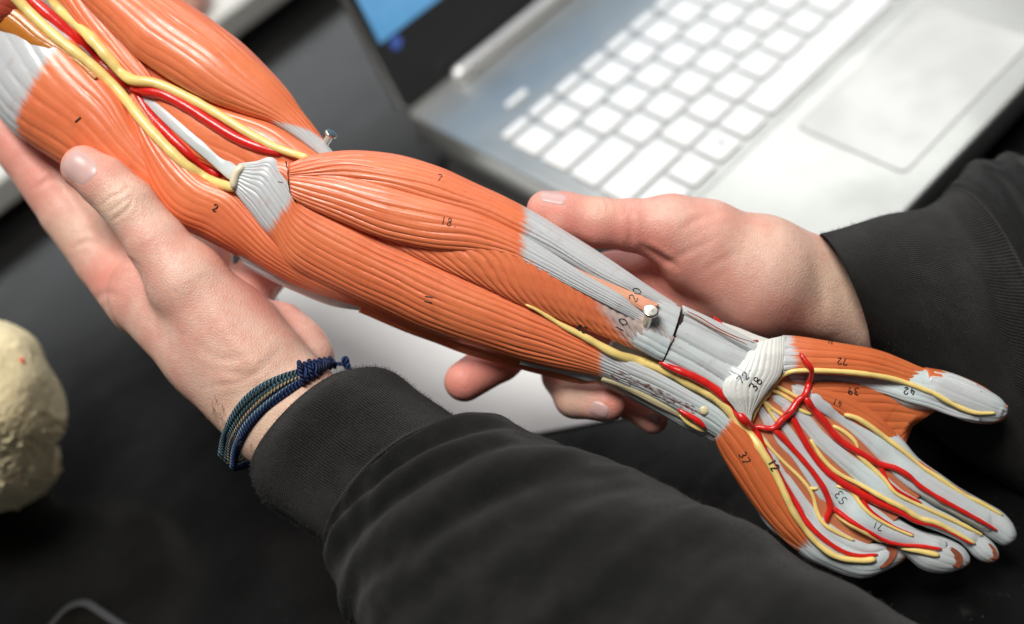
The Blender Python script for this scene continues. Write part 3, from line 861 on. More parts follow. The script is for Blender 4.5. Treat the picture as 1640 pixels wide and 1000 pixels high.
link('joint_line', V_, F_, M_GAP, A, U_)
# ---- inked numbers
DIG = {'0': [[(.5, 0), (.15, .15), (0, .5), (.15, .85), (.5, 1), (.85, .85), (1, .5), (.85, .15), (.5, 0)]],
       '1': [[(.5, 0), (.5, 1)]],
       '2': [[(.05, .25), (.2, .05), (.6, 0), (.9, .2), (.8, .45), (.05, 1), (.95, 1)]],
       '3': [[(.1, .05), (.6, 0), (.9, .2), (.75, .42), (.4, .5), (.8, .58), (.95, .8), (.6, 1), (.1, .95)]],
       '4': [[(.3, 0), (.05, .6), (.95, .6)], [(.65, .3), (.65, 1)]],
       '5': [[(.9, 0), (.2, 0), (.15, .45), (.6, .4), (.95, .65), (.7, .97), (.1, .95)]],
       '7': [[(0, 0), (.95, 0), (.4, 1)]],
       '8': [[(.5, 0), (.15, .1), (.15, .35), (.5, .48), (.9, .65), (.85, .92), (.5, 1), (.12, .92), (.1, .65), (.5, .48), (.85, .35), (.85, .1), (.5, 0)]],
       '9': [[(.9, .3), (.6, .5), (.15, .4), (.1, .1), (.5, 0), (.85, .1), (.9, .35), (.7, 1)]],
       '.': [[(.4, .92), (.6, .98)]], '-': [[(.1, .5), (.9, .5)]], ':': [[(.4, .3), (.5, .34)], [(.4, .8), (.5, .84)]]}
def number(txt, x, y, ang, h, r=1.1, wr=.62, gap=.3, col=M_INK):
    h *= .9; r *= .8
    a = math.radians(ang); ux = np.array([math.cos(a), math.sin(a)]); uy = np.array([-math.sin(a), math.cos(a)])
    tw = len(txt) * h * wr + (len(txt) - 1) * h * gap
    parts = []
    for i, chh in enumerate(txt):
        for stroke in DIG[chh]:
            P = []
            for (sx, sy) in stroke:
                lx = -tw / 2 + i * h * (wr + gap) + sx * h * wr; ly = (sy - .5) * h
                q = np.array([x, y]) + ux * lx + uy * ly
                P.append(q)
            Q = spline(P, max(5, int(h * 1.2)))
            zz = np.array([cast(b3, *q, default=np.nan) for q in Q])
            if np.isnan(zz).all(): continue
            zz = np.where(np.isnan(zz), np.nanmean(zz), zz)
            Pu = px(Q[:, 0], Q[:, 1], zz + .35)
            rr = r * (1 + .25 * np.sin(np.arange(len(Q)) * 1.7 + i))
            parts.append(tube_raw(Pu, rr, 6))
    if parts:
        V, Fl, U = merge(parts)
        link('ink_number', V, Fl, col, A, U)
number('1', 125, 192, 50, 12, 2.2)
number('2', 345, 333, 20, 12, 1.4)
number('7', 704, 285, 15, 11, .8)
number('18.', 720, 356, 12, 14, .9, .5)
number('11', 686, 480, 100, 13, 1.3, .2, .5)
number('20', 1017, 472, -62, 15, .9)
number('10', 995, 521, -62, 15, 1.0)
number('58', 932, 527, 206, 11, 1.3)
number('72:', 1194, 602, -40, 13, .9)
number('38', 1210, 615, -55, 15, 1.3)
number('72', 1349, 579, 182, 11, 1.1)
number('71', 1330, 548, 188, 6, .8)
number('39', 1367, 627, 184, 12, 1.3)
number('42', 1456, 627, 186, 12, 1.3)
number('41', 1341, 645, 200, 10, .9)
number('51', 1264, 666, 240, 12, .9)
number('37', 1192, 733, 65, 13, 1.2)
number('12', 1239, 745, 60, 14, 1.6, .5)
number('53', 1347, 797, 235, 14, .9)
number('71', 1406, 843, 200, 11, .9)
number('1', 449, 292, 100, 9, .7)
# ================================================================== PERSON
def m_skin(name, base=(.78, .505, .41), redc=(.73, .27, .21), pale=(.78, .565, .42)):
    k = NT(name)
    co = k.n('ShaderNodeTexCoord').outputs['Object']
    at = k.n('ShaderNodeAttribute', attribute_name='red')
    pa = k.n('ShaderNodeAttribute', attribute_name='pale')
    n1 = k.noise(k.scaled(co, 1, 1, 1), 70, 4, .6)
    n2 = k.noise(k.scaled(co, 1, 1, 1), 420, 3, .6)
    c = k.mix(k.ramp(n1, .35, .65), base, (base[0] * .96, base[1] * .76, base[2] * .74))
    f = k.math('MULTIPLY', at, k.ramp(n1, .05, .5), clamp=True)
    c = k.mix(f, c, redc)
    f2 = k.math('MULTIPLY', pa, .9, clamp=True)
    c = k.mix(f2, c, pale)
    c = k.mix(k.math('MULTIPLY', k.ramp(n2, .48, .75), .38), c, (base[0] * .85, base[1] * .62, base[2] * .55))
    n3 = k.noise(k.scaled(co, 1, 1, 1), 900, 2, .5)
    c = k.mix(k.math('MULTIPLY', k.ramp(n3, .74, .78), .5), c, (.30, .10, .06))
    k.mixto(c, 'Base Color')
    k.set(Roughness=.46, Subsurface_Weight=.35, Subsurface_Scale=.0022, Specular_IOR_Level=.45, Coat_Weight=.08, Coat_Roughness=.35)
    k.b.inputs['Subsurface Radius'].default_value = (1.0, .36, .2)
    vo = k.n('ShaderNodeTexVoronoi', feature='DISTANCE_TO_EDGE')
    k.t.links.new(k.scaled(co, 1, 1.6, 1).outputs[0], vo.inputs['Vector']); vo.inputs['Scale'].default_value = 900
    v2 = k.ramp(vo, 0, .25)
    lo = k.noise(k.scaled(co, 1, 1, 1), 260, 5, .65)
    hh = k.math('MULTIPLY_ADD', v2, .35, lo)
    k.bump(hh, .42, .0006)
    return k.m
M_SKIN = m_skin('skin')
M_NAIL = NT('nail')
M_NAIL.set(Base_Color=(.62, .40, .37, 1), Roughness=.38, Subsurface_Weight=.3, Subsurface_Scale=.0015, Coat_Weight=.1, Coat_Roughness=.3)
M_NAIL = M_NAIL.m

def creases(V, N, lines):
    """press fine lines into the surface where it faces the camera"""
    k = 1 - V[:, 2] / F
    X = V[:, 0] / k + 820; Y = V[:, 1] / k + 500
    fac = np.clip(N[:, 2] * 2, 0, 1)
    for P, wd, dp in lines:
        Q = spline(P, 40)
        d = np.full(len(V), 1e9)
        tt = np.zeros(len(V))
        box = (X > Q[:, 0].min() - 30) & (X < Q[:, 0].max() + 30) & (Y > Q[:, 1].min() - 30) & (Y < Q[:, 1].max() + 30)
        ix = np.where(box)[0]
        if not len(ix): continue
        dd = np.hypot(X[ix, None] - Q[None, :, 0], Y[ix, None] - Q[None, :, 1])
        j = dd.argmin(1); dm = dd.min(1)
        en = np.sin(np.pi * np.clip(j / 39, .04, .96)) ** .6
        V[ix] -= N[ix] * (.6 * fac[ix] * dp * en * (np.exp(-(dm / wd) ** 2) - .35 * np.exp(-((dm - 2.4 * wd) / wd) ** 2)))[:, None]
    return V
def gauss_attr(V, pts):
    k = 1 - V[:, 2] / F
    X = V[:, 0] / k + 820; Y = V[:, 1] / k + 500
    a = np.zeros(len(V))
    for x, y, r, w_ in pts:
        a += w_ * np.exp(-((X - x) ** 2 + (Y - y) ** 2) / (r * r))
    return np.clip(a, 0, 1)
def sdf_part(prims, vox=3.4, k=16, smooth=3):
    lo = np.array([1e9] * 3); hi = -lo
    pr = []
    for a, b, *rest in prims:
        pa = px(*a[:3]); pb = px(*b[:3])
        ra = a[3] * (1 - a[2] / F); rb = b[3] * (1 - b[2] / F)
        zs = rest[0] if rest else 1.0
        kk = rest[1] if len(rest) > 1 else k
        pr.append((pa, pb, ra, rb, zs, kk))
        for p_, r_ in ((pa, ra), (pb, rb)):
            lo = np.minimum(lo, p_ - r_ - 16); hi = np.maximum(hi, p_ + r_ + 16)
    s_ = SDF(lo, hi, vox)
    for pa, pb, ra, rb, zs, kk in pr:
        s_.cap(pa, pb, ra, rb, kk, zs)
    return s_.mesh(smooth)

person = empty('person', tuple(U2W(px(1000, 900, -60))[0]), 'person in a black sweatshirt holding the arm model with both hands', 'person')
LH = [((800, 930, 50, 96), (455, 660, -25, 88), .8),
      ((452, 655, -25, 96), (352, 548, -48, 98), .72),
      ((352, 548, -48, 98), (250, 472, -88, 76), .68),
      ((400, 580, -20, 74), (300, 452, -22, 64), .9, 24),
      ((300, 452, -18, 60), (252, 390, -14, 47), 1, 16),
      ((252, 390, -20, 48), (205, 326, -18, 42), 1, 10),
      ((207, 330, -18, 44), (168, 292, -20, 41), .95, 8),
      ((168, 292, -20, 40), (134, 269, -24, 36), .9, 8),
      # index finger along the under side of the model
      ((232, 480, -125, 62), (168, 414, -182, 49), .9, 10),
      ((168, 414, -182, 49), (108, 342, -185, 43), .95, 6),
      ((108, 342, -185, 42), (38, 248, -188, 38), .95, 6),
      ((38, 248, -188, 38), (-42, 150, -192, 33), .95, 6),
      # middle finger behind
      ((270, 450, -130, 50), (190, 360, -175, 42), 1, 14),
      ((190, 360, -175, 42), (90, 230, -200, 36), 1, 10),
      # ring and little fingers under the elbow
      ((320, 470, -140, 52), (330, 400, -200, 42), 1, 14),
      ((370, 500, -140, 50), (425, 432, -185, 38), 1, 14),
      ((425, 432, -185, 38), (420, 395, -200, 34), 1, 10),
      # heel of the hand
      ((380, 520, -100, 60), (470, 560, -95, 52), .8, 20),
      ((455, 520, -110, 34), (500, 572, -85, 36), .9, 20)]
RH = [((1620, 600, -205, 92), (1370, 480, -122, 76), .62),
      ((1370, 480, -122, 76), (1215, 438, -74, 92), .68, 22),
      ((1215, 438, -66, 90), (1120, 398, -62, 72), .8, 22),
      ((1130, 385, -58, 66), (1075, 368, -52, 56), .95, 20),
      ((1075, 368, -52, 54), (1010, 361, -46, 42), 1, 14),
      ((1010, 361, -46, 41), (960, 357, -44, 40), 1, 8),
      ((960, 357, -44, 40), (905, 345, -44, 37), .95, 8),
      ((905, 345, -44, 37), (874, 336, -46, 31), .9, 8),
      # palm behind the forearm
      ((1215, 450, -90, 90), (1100, 460, -130, 64), .7, 26),
      ((1090, 440, -125, 50), (980, 450, -170, 46), .9, 18),
      ((980, 450, -170, 46), (850, 530, -165, 42), .9, 10),
      ((850, 530, -165, 40), (800, 575, -130, 36), .9, 8),
      ((800, 575, -130, 36), (744, 611, -100, 33), .95, 8),
      ((1110, 490, -150, 50), (960, 540, -195, 42), .9, 14),
      ((960, 540, -195, 42), (905, 600, -160, 37), .9, 10),
      ((905, 600, -160, 37), (922, 636, -112, 34), 1, 8),
      ((922, 636, -112, 34), (972, 645, -88, 31), .95, 8),
      ((1130, 520, -150, 46), (1030, 590, -205, 38), .9, 14),
      ((1030, 590, -205, 36), (1008, 640, -165, 30), 1, 10),
      ((1008, 640, -165, 29), (1046, 672, -130, 24), 1, 8)]
Vl, Ql = sdf_part(LH, k=18)
Vr, Qr = sdf_part(RH, k=18)
Nl = vnormals(Vl, Ql)
if (Nl * (Vl - Vl.mean(0))).sum() < 0:
    Ql = Ql[:, ::-1]; Nl = -Nl
Nr = vnormals(Vr, Qr)
if (Nr * (Vr - Vr.mean(0))).sum() < 0:
    Qr = Qr[:, ::-1]; Nr = -Nr
Vl = creases(Vl, Nl, [([(163, 330), (178, 316), (196, 309), (207, 296)], 2.6, 3.2), ([(172, 342), (190, 328), (206, 318)], 2.2, 2.4), ([(178, 354), (196, 343), (208, 330), (212, 318)], 2.6, 3.2),
                      ([(168, 335), (184, 322), (200, 314)], 1.8, 1.6), ([(186, 426), (204, 416), (218, 424)], 3, 3.5), ([(196, 440), (212, 430)], 3, 2),
                      ([(118, 398), (138, 388), (156, 392)], 4, 3), ([(60, 302), (76, 290), (92, 288)], 4, 3),
                      ([(345, 590), (400, 600), (450, 560)], 5, 1.6), ([(330, 620), (385, 612), (430, 590)], 4, 1.3), ([(310, 545), (350, 575), (400, 570)], 6, 1.5),
                      ([(150, 480), (170, 470), (190, 476)], 5, 2.5)])
Vr = creases(Vr, Nr, [([(1030, 396), (1050, 408), (1070, 420), (1082, 426)], 5, 7), ([(1008, 330), (1011, 360), (1008, 398)], 5, 2.5), ([(1000, 325), (1002, 345)], 3, 1.6), ([(955, 322), (964, 334), (960, 346)], 3, 1.8), ([(968, 320), (974, 332), (970, 344)], 3, 1.6),
                      ([(1085, 372), (1120, 350), (1160, 340)], 5, 1.8), ([(1060, 425), (1110, 400), (1150, 380)], 5, 1.6), ([(1120, 440), (1150, 420), (1190, 400)], 5, 1.2),
                      ([(1300, 420), (1316, 470), (1318, 520)], 8, 2.5), ([(1044, 440), (1060, 470), (1090, 492)], 8, 5)])
# veins and tendons
def bumpline(V, N, P, wd, h): return creases(V, N, [(P, wd, -h)])
Vl = bumpline(Vl, Nl, [(330, 470), (370, 540), (420, 600), (460, 650)], 12, 4)
Vl = bumpline(Vl, Nl, [(262, 420), (280, 480), (300, 540)], 14, 3)
Vb = np.vstack([Vl, Vr]); Qb = np.vstack([Ql, Qr + len(Vl)])
red = gauss_attr(Vb, [(125, 262, 60, .55), (15, 220, 60, .9), (60, 300, 45, .5), (150, 440, 50, .6), (200, 440, 60, .4), (430, 440, 60, 1), (880, 350, 60, .95), (975, 385, 70, .9), (1060, 400, 40, .5),
                      (1000, 460, 80, .9), (1120, 510, 70, .6), (1230, 520, 70, .5), (744, 611, 70, 1), (850, 590, 70, .9), (985, 645, 36, .95), (1050, 672, 50, .7), (1170, 350, 60, .2), (290, 560, 60, .25), (1130, 430, 50, .3)])
pale = gauss_attr(Vb, [(190, 325, 40, .7), (110, 370, 45, .6), (430, 640, 90, .55), (1340, 450, 60, .9), (1210, 400, 60, .3), (915, 640, 34, .7), (300, 440, 70, .25), (960, 330, 30, .6), (400, 700, 90, .6), (1370, 500, 60, .5)])
body = link('body', Vb, Qb, M_SKIN, person, attrs=dict(red=red, pale=pale))
BB = make_bvh([(Vb, Qb)])

def nail(x, y, ang, ln, wd, rise=1.3, name='fingernail'):
    a = math.radians(ang); ux = np.array([math.cos(a), math.sin(a)]); uy = np.array([-math.sin(a), math.cos(a)])
    n_, m_ = 17, 15
    G = np.zeros((n_, m_, 3)); ok = np.zeros((n_, m_), bool)
    for i in range(n_):
        for j in range(m_):
            u = -1 + 2 * i / (n_ - 1); v = -1 + 2 * j / (m_ - 1)
            # square to rounded patch
            uu = u * math.sqrt(max(0, 1 - v * v * .38)); vv = v * math.sqrt(max(0, 1 - u * u * .30))
            q = np.array([x, y]) + ux * uu * ln / 2 + uy * vv * wd / 2
            h = cast(BB, *q)
            if h is None:
                continue
            ok[i, j] = True
            edge = max(abs(u), abs(v))
            G[i, j] = px(q[0], q[1], h + (rise * (1 - edge ** 5) - .25 * edge ** 8))
    zm = G[ok][:, 2].mean() if ok.any() else 0
    Fc = [f for f in grid_faces(n_, m_, False).tolist() if all(ok.reshape(-1)[f])]
    V = G.reshape(-1, 3)
    for it in range(2):
        pass
    o = link(name, V, [f[::-1] for f in Fc], M_NAIL, person)
    return o
nail(127, 268, 219, 56, 48)
nail(886, 317, 190, 44, 20)
nail(960, 657, 25, 34, 24)
nail(1048, 668, 40, 24, 16)

# ---- sleeves
def m_cloth(name, pitch=.036, base=(.0045, .0045, .0048), hi=(.046, .044, .041), ribs=False, strength=.8):
    k = NT(name)
    uvn = k.n('ShaderNodeTexCoord').outputs['UV']
    wob = k.noise(k.scaled(uvn, 1, 1, 1), 3, 3)
    wv = k.t.nodes.new('ShaderNodeVectorMath'); wv.operation = 'MULTIPLY_ADD'
    k.t.links.new(wob.outputs['Color'], wv.inputs[0]); wv.inputs[1].default_value = (.05, .05, 0)
    k.t.links.new(uvn, wv.inputs[2])
    sep = k.n('ShaderNodeSeparateXYZ'); k.t.links.new(wv.outputs[0], sep.inputs[0])
    kx = 6.283 / pitch
    a = k.t.nodes.new('ShaderNodeMath'); a.operation = 'MULTIPLY'; k.t.links.new(sep.outputs[0], a.inputs[0]); a.inputs[1].default_value = kx
    b = k.t.nodes.new('ShaderNodeMath'); b.operation = 'MULTIPLY'; k.t.links.new(sep.outputs[1], b.inputs[0]); b.inputs[1].default_value = kx * .8
    b2_ = k.math('MULTIPLY_ADD', k.math('SINE', a), .8, b)
    sx = k.math('SINE', a); sy = k.math('SINE', b2_)
    wev = k.math('MULTIPLY_ADD', sx, .5, sy)
    nz = k.noise(k.scaled(uvn, 1, 1, 1), 45, 6, .75)
    big = k.noise(k.scaled(uvn, 1, 1, 1), 1.5, 4, .6)
    t1_ = k.math('MULTIPLY_ADD', wev, .16, nz)
    c = k.mix(k.ramp(t1_, .42, .80), base, hi)
    c = k.mix(k.math('MULTIPLY', k.ramp(big, .4, .75), .45), c, hi)
    k.mixto(c, 'Base Color')
    k.set(Roughness=.95, Specular_IOR_Level=.15, Sheen_Weight=.10, Sheen_Roughness=.5)
    k.b.inputs['Sheen Tint'].default_value = (.8, .8, .8, 1)
    hh = k.math('MULTIPLY_ADD', wev, .35, nz)
    k.bump(hh, strength, .0006)
    return k.m
M_CUFF = m_cloth('cuff_knit', .034, strength=.9)
M_SLEEVE = m_cloth('sleeve_fleece', .026, base=(.0055, .0055, .0058), hi=(.026, .0255, .025), strength=.5)
def sleeve_rows(stn, n, m):
    """stn: (Lx, Ly, Rx, Ry, z, lean, k)"""
    stn = np.array(stn, float)
    u = np.linspace(0, len(stn) - 1, n)
    # Catmull-Rom by index
    Q = np.vstack([2 * stn[0] - stn[1], stn, 2 * stn[-1] - stn[-2]])
    i = np.minimum(u.astype(int), len(stn) - 2); t = (u - i)[:, None]
    p0, p1, p2, p3 = Q[i], Q[i + 1], Q[i + 2], Q[i + 3]
    D = 0.5 * ((2 * p1) + (-p0 + p2) * t + (2 * p0 - 5 * p1 + 4 * p2 - p3) * t ** 2 + (-p0 + 3 * p1 - 3 * p2 + p3) * t ** 3)
    LP = px(D[:, 0], D[:, 1], D[:, 4]); RP = px(D[:, 2], D[:, 3], D[:, 4])
    mid = (LP + RP) / 2; ch = (RP - LP) / 2
    hw = np.linalg.norm(ch, axis=1)
    tan = np.gradient(mid, axis=0); tan /= np.linalg.norm(tan, axis=1, keepdims=True)
    up = np.cross(ch, tan); up /= np.linalg.norm(up, axis=1, keepdims=True); up[up[:, 2] < 0] *= -1
    th = np.linspace(0, 2 * np.pi, m, endpoint=False)
    c, s = np.cos(th), np.sin(th)
    G = mid[:, None] + ch[:, None] * c[None, :, None] + up[:, None] * (hw * D[:, 6])[:, None, None] * s[None, :, None] - tan[:, None] * (D[:, 5][:, None] * s[None])[..., None]
    return G, u, th, hw, mid, tan
def skin_rows(name, G, mat, parent, close_end=False):
    n, m = G.shape[:2]
    V = G.reshape(-1, 3)
    arc = np.r_[0, np.cumsum(np.linalg.norm(np.diff(G, axis=0), axis=2).mean(1))]
    circ = np.linalg.norm(np.diff(np.concatenate([G, G[:, :1]], 1), axis=1), axis=2).mean(0)
    cs = np.r_[0, np.cumsum(circ)][:-1]
    uv = np.stack([np.repeat(arc, m), np.tile(cs, n)], 1) / 100
    Fc = grid_faces(n, m)
    c0 = G[n // 2].mean(0); N = np.cross(G[n // 2, 1] - G[n // 2, 0], G[n // 2 + 1, 0] - G[n // 2, 0])
    if N @ (G[n // 2, 0] - c0) < 0:
        Fc = Fc[:, ::-1]
    return link(name, V, Fc, mat, parent, uv), V, Fc
def fold(u, th, defs):
    """defs: (u0, th0, du, dth, slope, height): soft ridges running across the sleeve"""
    d = 0
    for u0, t0_, du, dt, sl, h in defs:
        x = (u - u0 - sl * (th - t0_)) / du
        y = (th - t0_) / dt
        d = d + 1.35 * h * np.exp(-x * x) * np.exp(-y * y)
    return d
def add_sleeve(stn, seam, folds, n=340, m=260, lip=.12, seed=1, hemd=18, amp=3.6, puff=5):
    G, u, th, hw, mid, tan = sleeve_rows(stn, n, m)
    N = normals(G)
    if (N[n // 2] * (G[n // 2] - mid[n // 2])).sum() < 0: N = -N
    U = u[:, None] + 0 * th[None]; T = th[None] + 0 * u[:, None]
    wb = Wob(.9, .8, 8, seed); w2 = Wob(2.4, 1.6, 8, seed + 5)
    Tn = T / 6.283
    per = lambda f, x: f(x, 0) * 0
    # periodic noise: use cos/sin of the angle
    w3 = Wob(1.0, 1.0, 8, seed + 2); w4 = Wob(1.0, 1.0, 8, seed + 3)
    nz = w3(U * .55 + .4 * np.cos(T), np.sin(T) * .6)
    nz2 = w4(U * 1.5 + .5 * np.cos(T), np.sin(T) * 1.2 + U * .3)
    body_ = 1 / (1 + np.exp(-(U - seam) * 14))
    d = amp * .6 * nz * (.35 + .65 * body_) + body_ * (amp * 1.6 * nz2 + .9 * Wob(1, 1, 10, seed + 8)(U * 4 + np.cos(T) * 2, np.sin(T) * 4) + puff * (1 - np.exp(-np.clip(U - seam, 0, 9) * 5)) + fold(U, T, folds))
    # seam: stitched welt and a groove
    d += 3.2 * np.exp(-((U - seam + .06) / .035) ** 2) - 5.5 * np.exp(-((U - seam + .0) / .03) ** 2) + 3.0 * np.exp(-((U - seam - .08) / .05) ** 2)
    G2 = G + N * d[..., None]
    i = int(np.searchsorted(u, seam))
    cuff = G2[:i + 1]; slv = G2[i:]
    # cuff edge turned inwards
    inn = []
    for a, inset in ((.55, 16), (.3, 14), (.12, 11), (.03, 8), (0, 4.5), (-.012, 1.5)):
        base_ = G2[0] + (G2[6] - G2[0]) * (a * 8)
        inn.append(base_ - N[0] * inset)
    cuff = np.concatenate([np.array(inn), cuff], 0)
    o1, V1, F1 = skin_rows('sleeve', slv, M_SLEEVE, person)
    o2, V2, F2 = skin_rows('cuff', cuff, M_CUFF, o1)
    o2.location = (0, 0, 0)
    return o1, o2, (V1, F1), (V2, F2), N
PI = math.pi
SL_ST = [(411, 758, 566, 594, -20, 20, .76), (438, 812, 622, 592, -14, 44, .80), (496, 852, 676, 632, -6, 50, .80), (556, 898, 760, 682, 6, 56, .80), (578, 960, 850, 702, 24, 60, .8),
         (630, 1060, 960, 744, 48, 60, .8), (720, 1180, 1090, 800, 76, 50, .8), (850, 1300, 1220, 862, 105, 40, .8), (1000, 1420, 1370, 948, 140, 30, .8), (1200, 1540, 1580, 1075, 190, 20, .8)]
# folds: angle 0 = upper edge, pi/2 = towards the camera, pi = lower edge
SL_F = [(3.45, 1.25, .16, .75, -.20, 13), (3.95, 1.35, .16, .9, -.28, 13), (3.68, 2.2, .14, .6, .1, 9), (4.55, 1.5, .20, .8, -.35, 11), (4.3, 2.6, .16, .6, .1, 12), (5.1, 1.6, .18, .7, -.3, 12), (5.6, 1.4, .2, .8, -.3, 9),
        (4.9, .5, .22, .6, -.2, 6), (3.7, .45, .2, .5, -.1, 6), (6.2, 1.5, .2, .8, -.2, 12), (6.8, 1.7, .22, .8, -.3, 11), (7.5, 1.5, .25, .8, -.2, 11), (4.75, 2.1, .12, .5, -.2, 8), (3.3, 2.6, .14, .5, .1, 8), (5.4, 2.4, .18, .5, 0, 10),
        (4.2, 1.45, .12, .8, -.3, -9), (4.85, 1.6, .12, .7, -.3, -8), (3.72, 1.4, .1, .7, -.25, -9)]
sl, slc, g1, g2, _ = add_sleeve(SL_ST, 3.0, SL_F, seed=3)
SR_ST = [(1393, 560, 1311, 384, -112, 78, .90), (1470, 650, 1402, 350, -160, 60, .8), (1560, 740, 1480, 334, -200, 30, .68), (1680, 820, 1528, 300, -215, 20, .68), (1780, 880, 1580, 266, -225, 24, .68),
         (1890, 930, 1650, 264, -225, 24, .68), (2040, 990, 1780, 300, -225, 20, .7)]
SR_F = [(3.3, 1.0, .2, .8, -.1, 10), (4.0, 1.2, .2, .8, -.1, 8), (3.6, 1.8, .15, .5, .1, 8)]
sr, src, g3, g4, _ = add_sleeve(SR_ST, 2.95, SR_F, n=240, m=240, seed=9, puff=10)
sl['label'] = 'folded black sweatshirt sleeve across the bottom'; sr['label'] = 'black sweatshirt sleeve at the right edge'
# short fuzz fibres standing on the fleece
M_FUZZ = NT('fuzz'); M_FUZZ.set(Base_Color=(.035, .035, .034, 1), Roughness=.9); M_FUZZ = M_FUZZ.m
def fuzz(parent, groups, cnt, L=(2, 6), wd=.22, seed=4, ymax=1040, xmax=1700):
    r = np.random.default_rng(seed)
    VV, FF = [], []
    for (V, Fc) in groups:
        Fc = np.asarray(Fc)
        ctr = V[Fc].mean(1); k = 1 - ctr[:, 2] / F
        X = ctr[:, 0] / k + 820; Y = ctr[:, 1] / k + 500
        nn = np.cross(V[Fc[:, 2]] - V[Fc[:, 0]], V[Fc[:, 3]] - V[Fc[:, 1]]); nn /= np.linalg.norm(nn, axis=1, keepdims=True) + 1e-9
        vis = np.where((X > -20) & (X < xmax) & (Y > -20) & (Y < ymax) & (nn[:, 2] > -.4))[0]
        pick = r.choice(vis, cnt)
        p = ctr[pick] + r.normal(0, 1.2, (cnt, 3))
        d = nn[pick] + r.normal(0, .75, (cnt, 3)); d /= np.linalg.norm(d, axis=1, keepdims=True)
        ln = r.uniform(*L, cnt)[:, None]
        sd = np.cross(d, r.normal(0, 1, (cnt, 3))); sd /= np.linalg.norm(sd, axis=1, keepdims=True)
        bend = r.normal(0, .35, (cnt, 3))
        q = p + d * ln * .5; e = p + d * ln + bend * ln
        b0 = sum(len(v) for v in VV)
        VV.append(np.concatenate([p - sd * wd, p + sd * wd, q + sd * wd * .8, q - sd * wd * .8, e], 0))
        a = np.arange(cnt)
        FF += np.stack([a, a + cnt, a + 2 * cnt, a + 3 * cnt], 1).__add__(b0).tolist()
        FF += np.stack([a + 3 * cnt, a + 2 * cnt, a + 4 * cnt], 1).__add__(b0).tolist()
    o = link('lint', np.vstack(VV), FF, M_FUZZ, parent)
    o['kind'] = 'stuff'
    return o
fuzz(sl, [g1, g2], 8000)
fuzz(sr, [g3, g4], 4000, seed=8)
# arm hairs at the wrist
HR = []
r = np.random.default_rng(12)
for i in range(34):
    x = r.uniform(338, 420); y = 640 + (x - 338) * 1.25 + r.uniform(-18, 10)
    z0 = cast(BB, x, y)
    if z0 is None: z0 = -30
    a = r.uniform(1.2, 2.6); L_ = r.uniform(10, 26)
    Q = np.array([[x, y, z0], [x + math.cos(a) * L_ * .5 + r.normal(0, .6), y + math.sin(a) * L_ * .5, z0 + 3], [x + math.cos(a + .15) * L_, y + math.sin(a + .15) * L_, z0 + r.uniform(0, 5)]])
    Q = spline(Q, 7)
    HR.append(tube_raw(px(Q[:, 0], Q[:, 1], Q[:, 2]), np.linspace(.34, .12, 7), 4))
V_, F_, U_ = merge(HR)
hm = NT('arm_hair'); hm.set(Base_Color=(.22, .13, .07, 1), Roughness=.5)
o = link('arm_hair', V_, F_, hm.m, person, U_); o['kind'] = 'stuff'

# ================================================================== BRACELET
def m_cord(name, c1, c2):
    k = NT(name)
    uvn = k.n('ShaderNodeTexCoord').outputs['UV']
    sep = k.n('ShaderNodeSeparateXYZ'); k.t.links.new(uvn, sep.inputs[0])
    a = k.t.nodes.new('ShaderNodeMath'); a.operation = 'MULTIPLY'; k.t.links.new(sep.outputs[0], a.inputs[0]); a.inputs[1].default_value = 6.283 / .062
    b = k.t.nodes.new('ShaderNodeMath'); b.operation = 'MULTIPLY_ADD'; k.t.links.new(sep.outputs[1], b.inputs[0]); b.inputs[1].default_value = 6.283 / .12
    k.t.links.new(a.outputs[0], b.inputs[2])
    s_ = k.math('SINE', b)
    nz = k.noise(k.scaled(uvn, 1, 1, 1), 60, 4, .7)
    t_ = k.math('MULTIPLY_ADD', nz, 1.2, s_)
    c = k.mix(k.ramp(t_, -.4, 1.3), c2, c1)
    k.mixto(c, 'Base Color'); k.set(Roughness=.75, Specular_IOR_Level=.25)
    k.bump(k.math('MULTIPLY_ADD', nz, .3, s_), 1.0, .0012)
    return k.m
TEAL = m_cord('slate_cord', (.26, .42, .52), (.05, .11, .16)); DTEAL = m_cord('dark_slate_cord', (.12, .21, .24), (.03, .055, .065))
BEI = m_cord('beige_cord', (.70, .55, .36), (.30, .2, .1)); NAVY = m_cord('navy_cord', (.04, .085, .26), (.012, .022, .08)); LBL = m_cord('light_blue_cord', (.34, .52, .64), (.09, .16, .23))
br = empty('bracelet', tuple(U2W(px(455, 650, -20))[0]), 'blue and beige woven cord bracelet knotted around the bare wrist', 'bracelet')
Au = np.array([(352, 728), (358, 694), (378, 656), (408, 625), (448, 603), (494, 590)], float)
Bu = np.array([(376, 752), (381, 724), (398, 690), (426, 658), (460, 630), (496, 604)], float)
cols = [TEAL, DTEAL, TEAL, DTEAL, BEI, NAVY, LBL, NAVY, NAVY]
